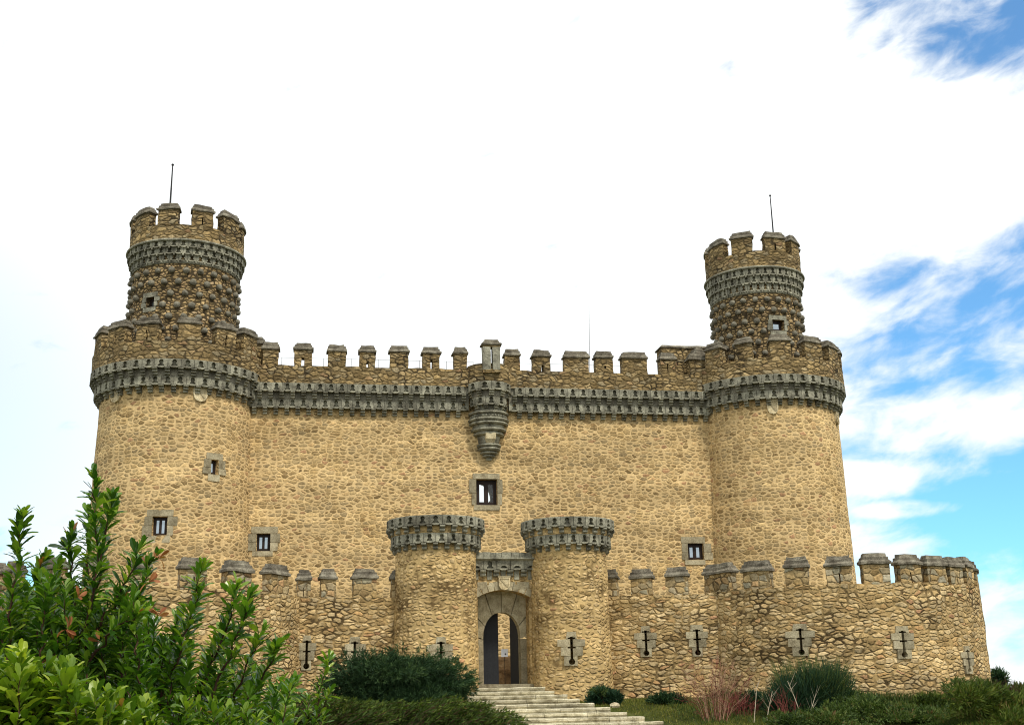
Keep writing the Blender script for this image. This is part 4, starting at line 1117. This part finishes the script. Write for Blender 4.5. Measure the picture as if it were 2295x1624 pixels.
def build_front_shrubs():
    # tall dark glossy shrub on the left, about four to five metres from the viewer
    r = random.Random(21)
    base = at(180, 1900, 4.7)
    t = thing('evergreen_shrub', (base.x, base.y, 0), "tall dark glossy evergreen shrub with upright shoots at the left edge", 'shrub')
    st, lf, rd = MB(), MB(), MB()
    main = [  # (depth, tip ... base) as surveyed directions
        (4.5, [(52, 1152), (42, 1240), (25, 1380), (10, 1560)]),
        (4.5, [(208, 1064), (218, 1150), (216, 1260), (196, 1400), (140, 1510)]),
        (4.6, [(252, 1118), (238, 1180), (222, 1290), (200, 1400)]),
        (4.7, [(160, 1190), (158, 1260), (172, 1360), (170, 1480)]),
        (4.8, [(196, 1150), (195, 1230), (196, 1330)]),
        (4.5, [(318, 1222), (286, 1300), (240, 1380), (180, 1470)]),
        (4.6, [(345, 1250), (310, 1340), (262, 1400), (200, 1500)]),
        (4.8, [(98, 1250), (72, 1320), (60, 1420), (40, 1560)]),
        (4.9, [(130, 1270), (118, 1350), (100, 1500)]),
        (4.4, [(308, 1375), (260, 1410), (200, 1480)]),
    ]
    for Y, p in main:
        pts = [at(x, y, Y + .02 * i) for i, (x, y) in enumerate(p)][::-1]
        shoot(st, lf, pts, r, .070, .022, .04, 42, 310, .006, (0.0, .92), .10)
    for k in range(140):                 # the body of the bush
        x = r.uniform(-60, 350); ytop = 1290 + .22 * max(0, x - 120) + abs(r.gauss(0, 130)); Y = r.uniform(4.4, 5.6)
        dx = r.uniform(-50, 50)
        pts = [at(x - dx, ytop + 190, Y), at(x - dx * .4, ytop + 90, Y), at(x, ytop, Y)]
        shoot(st, lf, pts, r, .064, .021, .0, 44, 230, .004, (r.uniform(0, .4), r.uniform(.5, .95)), .02)
    for k in range(8):                  # withered leaf tufts
        x, y = r.choice([(165, 1330), (160, 1400), (345, 1240), (335, 1310), (95, 1490), (370, 1390), (210, 1445), (250, 1330), (60, 1440)])
        p = at(x + r.uniform(-16, 16), y + r.uniform(-14, 14), 4.42)
        for j in range(4): leaf(rd, p, rv(r) + Vector((0, 0, .4)), rv(r), .045, .016, r, r.random(), .5)
    st.build('stem', BARK, t); lf.build('foliage', LEAF_DARK, t); rd.build('withered_leaves', LEAF_RED, t)
    # second bush to its right
    r = random.Random(22); base = at(480, 1900, 4.9)
    t = thing('evergreen_shrub', (base.x, base.y, 0), "dark green bush with slanting leafy shoots in front of the left outer wall", 'shrub')
    st, lf = MB(), MB()
    main = [(4.6, [(456, 1268), (440, 1340), (410, 1430), (372, 1530), (330, 1640)]),
            (4.7, [(532, 1312), (515, 1380), (480, 1470), (440, 1580)]),
            (4.6, [(562, 1335), (540, 1400), (505, 1490), (455, 1600)]),
            (4.8, [(400, 1385), (385, 1440), (350, 1520), (330, 1600)]),
            (4.7, [(628, 1440), (605, 1490), (560, 1570), (520, 1650)]),
            (4.7, [(592, 1410), (560, 1480), (520, 1570), (490, 1640)]),
            (4.8, [(660, 1530), (630, 1570), (590, 1640)]),
            (4.8, [(500, 1400), (480, 1470), (440, 1560)]),
            (4.9, [(430, 1360), (415, 1440), (390, 1540)])]
    for Y, p in main:
        pts = [at(x, y, Y + .02 * i) for i, (x, y) in enumerate(p)][::-1]
        shoot(st, lf, pts, r, .070, .022, .04, 42, 300, .006, (0.15, .95), .0)
    for k in range(100):
        x = r.uniform(300, 665); ytop = 1425 + .36 * max(0, x - 380) + abs(r.gauss(0, 95)); Y = r.uniform(4.6, 5.6)
        dx = r.uniform(-10, 70)
        pts = [at(x - dx, ytop + 180, Y), at(x - dx * .4, ytop + 80, Y), at(x, ytop, Y)]
        shoot(st, lf, pts, r, .062, .020, .0, 44, 230, .004, (r.uniform(0, .5), r.uniform(.5, .97)), .0)
    st.build('stem', BARK, t); lf.build('foliage', LEAF_DARK, t)
    # slender young shoot standing apart
    r = random.Random(23); base = at(705, 1750, 5.2)
    t = thing('young_shrub', (base.x, base.y, 0), "slender young leafy plant just left of the round juniper bush", 'shrub')
    st, lf = MB(), MB()
    for p in ([(737, 1472), (728, 1510), (716, 1570), (690, 1700)], [(742, 1545), (725, 1575), (705, 1620)], [(690, 1560), (685, 1610), (680, 1700)], [(660, 1590), (655, 1650), (650, 1700)], [(725, 1600), (705, 1660)], [(640, 1570), (630, 1640)]):
        pts = [at(x, y, 5.2) for x, y in p][::-1]
        shoot(st, lf, pts, r, .055, .018, .05, 40, 190, .004, (.3, .95), .0)
    st.build('stem', BARK, t); lf.build('foliage', LEAF_DARK, t)
    # fresh yellow-green bush lowest and nearest
    r = random.Random(24); base = at(160, 1900, 3.9)
    t = thing('yellow_green_shrub', (base.x, base.y, 0), "low fresh yellow-green bush in the bottom left corner", 'shrub')
    st, lf = MB(), MB()
    for k in range(95):
        x = r.uniform(-40, 330); Y = r.uniform(3.6, 4.2)
        lim = 1462 if x < 60 else (1490 if x < 170 else 1550 + .12 * (x - 170))
        ytop = lim + abs(r.gauss(0, 70)); dx = r.uniform(-45, 45)
        pts = [at(x - dx, ytop + 170, Y), at(x - dx * .4, ytop + 80, Y), at(x, ytop, Y)]
        shoot(st, lf, pts, r, .072, .026, .05, 44, 220, .004, (r.uniform(0, .4), r.uniform(.6, .97)), .02)
    st.build('stem', BARK, t); lf.build('foliage', LEAF_LIGHT, t)
    r = random.Random(25); base = at(430, 1900, 4.2)
    t = thing('yellow_green_shrub', (base.x, base.y, 0), "light green leafy bush along the bottom edge, right of the yellow-green one", 'shrub')
    st, lf = MB(), MB()
    for k in range(48):
        x = r.uniform(320, 640); Y = r.uniform(4.0, 4.4)
        ytop = 1565 + abs(r.gauss(0, 45)) + (18 if x > 500 else 0); dx = r.uniform(-30, 50)
        pts = [at(x - dx, ytop + 150, Y), at(x - dx * .4, ytop + 70, Y), at(x, ytop, Y)]
        shoot(st, lf, pts, r, .056, .018, .05, 46, 260, .004, (0.0, r.uniform(.4, .9)), .02)
    st.build('stem', BARK, t); lf.build('foliage', LEAF_LIGHT, t)
build_front_shrubs()

def mound(name, label, cat, cx, ybot, ytop, halfw, Y, mat, n, bl, bw, per, seed, lean=(0, 0, .6), depth=.8, group=None, lumps=9, bark=BARK, tone=(0, 1), flat=1.15):
    """bush made of many small sprays gathered in uneven lumps over branching stems"""
    r = random.Random(seed)
    c0 = at(cx, (ytop + ybot) / 2, Y); hw = halfw / FPX * Y; hz = (at(cx, ytop, Y).z - at(cx, ybot, Y).z) / 2
    gz = ground_z(c0.x, Y)
    t = thing(name, (c0.x, Y, gz), label, cat, group)
    L = []
    for k in range(lumps):
        a = r.uniform(0, 6.28); q = math.sqrt(r.random()) * .72
        zz = r.uniform(-.75, .55)
        L.append((Vector((c0.x + hw * q * math.cos(a), Y + hw * depth * q * math.sin(a), c0.z + hz * zz)), r.uniform(.34, .58)))
    lf, st = MB(), MB()
    for c, k in L:
        tube(st, [Vector((c0.x + (c.x - c0.x) * .2, Y + (c.y - Y) * .2, gz - .1)), Vector((c0.x, Y, gz)).lerp(c, .5) + rv(r, .08), c], [.035, .025, .01], 5)
    lean = Vector(lean)
    for i in range(n):
        c, k = r.choice(L)
        d = rv(r)
        while d.length > 1 or d.length < .1: d = rv(r)
        d.normalize(); q = r.uniform(.55, 1.0) if r.random() < .75 else r.uniform(.1, .6)
        p = c + Vector((d.x * hw * k * q, d.y * hw * depth * k * q, d.z * hz * k * flat * q))
        if p.z < gz: p.z = gz + r.random() * .05
        u0 = min(1, max(0, r.uniform(*tone) * .55 + (math.sin(c.x * 7.3 + c.z * 11.1) * .5 + .5) * .45 * tone[1]))
        for j in range(per):
            dd = d * .8 + lean + rv(r, .75)
            blade(lf, p + rv(r, bl * .35), dd, bw * r.uniform(.6, 1.2), bl * r.uniform(.5, 1.2), r, min(1, max(0, u0 + r.uniform(-.2, .2))))
    st.build('stem', bark, t); lf.build('foliage', mat, t)
    return t
jun_ = mound('juniper_bush', "large feathery blue-green juniper left of the gate steps", 'bush', 893, 1592, 1450, 168, 43, JUNI, 9000, .15, .028, 9, 31, (.05, -.1, .25), .8, None, 44, BARK, (0, 1), .68)

def juniper_sprays():
    r = random.Random(78); mb = MB(); c = at(893, 1532, 43); hw, hz = 2.5, .80
    for i in range(150):
        a = r.uniform(-.25, math.pi + .25); k = r.uniform(.72, .95)
        p = c + Vector((math.cos(a) * hw * k, r.uniform(-1.3, .6), math.sin(a) * hz * k))
        d = Vector((math.cos(a) * 1.2 + r.uniform(-.3, .5), r.uniform(-.4, .1), math.sin(a) * .6 + r.uniform(-.1, .5))).normalized(); ln = r.uniform(.25, .75)
        for j in range(34):
            s = r.random(); u = r.uniform(.1, .7) + .3 * s
            blade(mb, p + d * ln * s + rv(r, .05), d + rv(r, .7), .026, r.uniform(.07, .17) * (1.1 - .4 * s), r, min(1, u))
    mb.build('sprays', JUNI, jun_)
juniper_sprays()
def spreading(name, label, pts, Y0, mat, seed, n, group=None):
    """low juniper with arching feathery sprays, all sweeping the same way"""
    r = random.Random(seed)
    c = at(sum(p[0] for p in pts) / len(pts), 1640, Y0)
    gz = ground_z(c.x, Y0); t = thing(name, (c.x, Y0, gz), label, 'bush', group)
    st, lf = MB(), MB()
    for i in range(n):
        k = r.randrange(len(pts) - 1); f = r.random()
        x = pts[k][0] + (pts[k + 1][0] - pts[k][0]) * f; y = pts[k][1] + (pts[k + 1][1] - pts[k][1]) * f
        drop = r.random() ** 1.2
        Y = Y0 + r.uniform(-1.6, 2.0)
        tip = at(x, y + drop * 95, Y); ln = r.uniform(.7, 1.5)
        dr = Vector((r.uniform(.35, 1.0), r.uniform(-.6, .3), r.uniform(.10, .45))).normalized()
        a = tip - dr * ln; b = tip - dr * ln * .5 + Vector((0, 0, .10))
        if a.z < gz - .1: a.z = gz - .1
        tube(st, [a, b, tip], [.014, .009, .003], 4)
        for j in range(44):
            s = r.random(); p = (a.lerp(b, s * 2) if s < .5 else b.lerp(tip, s * 2 - 1))
            u = r.uniform(0, .75) * (.4 + .6 * s) + .2 * (r.random() < .1)
            blade(lf, p + rv(r, .05), dr + rv(r, .75) + Vector((0, 0, .25)), .030, r.uniform(.09, .22) * (1.1 - .45 * s), r, min(u + .2 * s, 1))
    st.build('stem', BARK, t); lf.build('foliage', mat, t)
spreading('spreading_juniper', "low olive-green juniper with feathery tips overhanging the steps", [(850, 1572), (960, 1565), (1020, 1562), (1080, 1570), (1130, 1584), (1190, 1612)], 33.5, SPREAD, 41, 420)
spreading('spreading_juniper', "low olive-green juniper spreading below the blue-green bush", [(600, 1566), (690, 1558), (760, 1563), (830, 1570), (900, 1574)], 34.5, SPREAD, 42, 420)

# right-hand side of the slope
mound('small_bush', "small dark bush at the foot of the right gate tower", 'bush', 1355, 1578, 1544, 34, 46.2, BROOM, 700, .20, .035, 6, 51, (0, 0, .8), .8, None, 7)
mound('small_bush', "dark low bush against the outer wall, right of the steps", 'bush', 1478, 1598, 1554, 55, 46.0, JUNI, 1100, .18, .035, 6, 52, (0, 0, .6), .7, None, 8)
br_ = mound('broom_bush', "tall dark green broom bush below an arrow slit of the right outer wall", 'bush', 1815, 1635, 1482, 88, 42.5, BROOM, 2300, .46, .018, 7, 53, (0, 0, 1.2), .8, None, 7)
mound('low_bush', "broad mixed-green bush below the middle of the right drum", 'bush', 2010, 1675, 1548, 130, 41, LOWG, 3800, .13, .04, 6, 54, (0, 0, .4), .8, None, 14)
mound('low_bush', "green bush between the broom and the red twigs, at the bottom edge", 'bush', 1860, 1680, 1566, 105, 39, LOWG, 2800, .12, .04, 6, 55, (0, 0, .4), .8, None, 11)
mound('dark_bush', "dark spreading bush in the bottom right corner", 'bush', 2235, 1700, 1512, 145, 39, SPREAD, 5200, .20, .035, 6, 56, (.3, 0, .3), .8, None, 18)
mound('low_bush', "brownish green scrub growing up the right end of the outer wall", 'bush', 2165, 1625, 1522, 62, 44, LOWG, 1500, .14, .04, 6, 57, (0, 0, .5), .8, None, 8)
mound('distant_tree', "small round dark tree showing behind the right end of the outer wall", 'tree', 2220, 1560, 1494, 30, 66, BROOM, 700, .34, .05, 6, 58, (0, 0, .5), .8, None, 6)
mound('low_bush', "dark leafless-looking scrub at the right edge below the sky", 'bush', 2275, 1600, 1528, 55, 47, LOWG, 420, .16, .05, 4, 59, (0, 0, .6), .8, None, 8)
mound('low_bush', "low green scrub between the red twigs and the broom", 'bush', 1715, 1650, 1545, 60, 44.0, BROOM, 1300, .13, .04, 6, 60, (0, 0, .5), .8, None, 8)

mound('low_bush', "dark green scrub tight against the drum wall, right of the broom", 'bush', 1930, 1620, 1540, 60, 44.8, LOWG, 1300, .15, .04, 6, 65, (0, 0, .5), .7, None, 9)
mound('low_bush', "low scrub tight against the drum wall, between the two taller bushes", 'bush', 2085, 1630, 1556, 70, 44.5, SPREAD, 1500, .15, .04, 6, 66, (0, 0, .5), .7, None, 9)
mound('low_bush', "small green scrub along the bottom edge below the red twigs", 'bush', 1755, 1690, 1598, 70, 38.5, LOWG, 1500, .13, .04, 6, 67, (0, 0, .4), .8, None, 9)
def broom_fringe():                    # loose yellow-green wands standing out of the top of the broom
    r = random.Random(77); mb = MB(); c = at(1815, 1560, 42.5)
    for i in range(700):
        u = r.uniform(-1, 1); p = c + Vector((u * 1.05, r.uniform(-.7, .7), r.uniform(-.1, .75) * (1 - .3 * u * u)))
        blade(mb, p, Vector((u * .5 + r.uniform(-.25, .25), r.uniform(-.3, .3), 1.2)), .014, r.uniform(.5, 1.0), r, r.uniform(.75, 1))
    mb.build('wands', BROOM, br_)
broom_fringe()
def twiggy(name, label, cat, cx, ybase, ytop, halfw, Y, mats, n, seed, rad=.012, forks=3, base_w=.25, group=None):
    """leafless shrub: stems fanning from the ground and forking into fine twigs"""
    r = random.Random(seed); b0 = at(cx, ybase, Y); gz = ground_z(b0.x, Y)
    t = thing(name, (b0.x, Y, gz), label, cat, group)
    H = at(cx, ytop, Y).z - gz; hw = halfw / FPX * Y
    mbs = [MB() for _ in mats]
    for i in range(n):
        m = i % len(mats); u = r.uniform(-1, 1); h = H * r.uniform(.45, 1.0) * (1 - .35 * abs(u))
        a = Vector((b0.x + u * hw * base_w, Y + r.uniform(-.3, .3), gz - .05)); tip = Vector((b0.x + u * hw, Y + r.uniform(-.6, .6), gz + h))
        mid = a.lerp(tip, .5) + Vector((-u * hw * .18, 0, .08)) + rv(r, .13)
        rr = rad * r.uniform(.5, 1.2)
        tube(mbs[m], [a, mid, tip], [rr, rr * .75, rr * .3], 4)
        for k in range(forks):
            f = r.uniform(.25, .9); p = a.lerp(mid, f * 2) if f < .5 else mid.lerp(tip, f * 2 - 1)
            d = (tip - a).normalized() + rv(r, .75); q = p + d.normalized() * h * r.uniform(.15, .4)
            tube(mbs[m], [p, p.lerp(q, .5) + rv(r, .03), q], [rr * .55, rr * .4, rr * .2], 3)
            for kk in range(2):
                p2 = p.lerp(q, r.uniform(.3, .9)); q2 = p2 + (d + rv(r, .6)).normalized() * h * .13
                tube(mbs[m], [p2, q2], [rr * .3, rr * .15], 3)
    for mb, m in zip(mbs, mats): mb.build('stem', m, t)
twiggy('red_twig_shrub', "leafless shrub of thin red-brown and tan twigs below the right outer wall", 'shrub', 1605, 1625, 1440, 100, 42, [TWIGT, TWIGR], 70, 61, .009, 5)
twiggy('red_twig_shrub', "low dense dark red twigs at the foot of the tan twiggy shrub", 'shrub', 1655, 1630, 1545, 60, 43, [TWIGR], 90, 62, .012, 3, .7)
twiggy('red_twig_shrub', "sparse red twigs right of the pale stems, before the broom bush", 'shrub', 1765, 1640, 1530, 50, 41, [TWIGR], 26, 63, .012, 3, .5)
twiggy('bare_scrub', "bare brown scrub with fine twigs against the sky at the right edge", 'shrub', 2255, 1600, 1512, 55, 45, [BARK], 60, 64, .008, 4, .6)
def sapling(label, paths, Y):
    b = at(paths[0][0][0], paths[0][0][1], Y); gz = ground_z(b.x, Y)
    t = thing('young_tree', (b.x, Y, gz), label, 'young tree'); mb = MB(); r = random.Random(int(b.x * 100))
    for p in paths:
        pts = [at(x, y, Y) for x, y in p]; n = len(pts)
        tube(mb, pts, [.020 * (1 - .7 * i / (n - 1)) for i in range(n)], 6)
        for k in range(7):
            q = pts[n // 2].lerp(pts[-1], r.random()); tube(mb, [q, q + Vector((r.uniform(-.3, .3), r.uniform(-.2, .2), r.uniform(.2, .5)))], [.006, .002], 3)
    mb.build('trunk', PALEB, t)
sapling("thin pale bare sapling with a single straight stem, left of the broom bush", [[(1688, 1650), (1692, 1590), (1697, 1530)]], 41.5)
sapling("thin pale sapling leaning right, beside the straight one", [[(1715, 1650), (1722, 1590), (1731, 1548)]], 41.2)
sapling("pale bare sapling forked in a wide V before the broom bush", [[(1803, 1660), (1800, 1615), (1780, 1560), (1765, 1525)], [(1803, 1650), (1815, 1600), (1828, 1555)]], 40.5)

def build_grass():
    r = random.Random(71); mb = MB()
    for i in range(9000):
        y = r.uniform(40, 47.5); x = r.uniform(1.5, 9.0)
        edge = at(1240 + (47.6 - y) / .78 * 33, 1580, y).x
        if x < edge + .05: continue
        p = Vector((x, y, ground_z(x, y) - .01))
        blade(mb, p, Vector((r.uniform(-.4, .4), r.uniform(-.4, .4), 1)), .02, r.uniform(.05, .13), r, r.random())
    tag(mb.build('grass', GRASSM), kind='stuff')
build_grass()
def build_weeds():
    r = random.Random(72); mb = MB()
    for i in range(1500):
        y = r.uniform(41, 46.6); x = r.uniform(5.5, 21); h = r.choice([.1, .14, .2, .34])
        for k in range(7):
            p = Vector((x + r.uniform(-.16, .16), y + r.uniform(-.16, .16), ground_z(x, y) - .02))
            blade(mb, p, Vector((r.uniform(-.6, .6), r.uniform(-.5, .5), 1)), .018, h * r.uniform(.5, 1.2), r, r.random())
    for i in range(700):                 # along the foot of the walls
        a = r.uniform(-1.3, 1.0); q = DR[2] + r.uniform(.02, .4); x, y = DR[0] + q * math.sin(a), DR[1] - q * math.cos(a)
        for k in range(6):
            p = Vector((x + r.uniform(-.12, .12), y, ground_z(x, y) - .02))
            blade(mb, p, Vector((r.uniform(-.5, .5), r.uniform(-.5, .2), 1)), .018, r.uniform(.12, .5), r, r.random())
    tag(mb.build('weeds', LOWG), kind='stuff')
build_weeds()
def rock(x, y, Y, size, label, seed, group=None, mat=None):
    r = random.Random(seed); c = at(x, y, Y); mb = MB(); pts = []; fs = []; S, N = 10, 6
    gz = ground_z(c.x, Y)
    for i in range(N + 1):
        a = math.pi * i / N
        for k in range(S):
            p = 2 * math.pi * k / S
            v = Vector((math.sin(a) * math.cos(p), math.sin(a) * math.sin(p) * .8, math.cos(a) * .62))
            v *= size * (1 + .35 * mnoise.noise(v * 1.7 + Vector((seed, 0, 0))))
            pts.append(Vector((c.x, Y, gz + size * .3)) + v)
    for i in range(N):
        for k in range(S): fs.append((i * S + k, i * S + (k + 1) % S, (i + 1) * S + (k + 1) % S, (i + 1) * S + k))
    mb.mesh(pts, fs)
    tag(mb.build('rock', mat or ROCKM), label, 'rock', group)
rock(1377, 1578, 45.2, .20, "pale rock at the edge of the grass beside the small bush", 1)
for k in range(9):
    rock(1596 + k * 12, 1622, 38.6 + .2 * (k % 3), .11 + .03 * (k % 2), "pale pebble in the row of stones under the red twigs", 10 + k, 'pale stones under the red twigs')

rock(1138, 1500, 53.6, 2.0, "brown boulder lying behind the open half of the gate", 40, None, BROWNROCK)
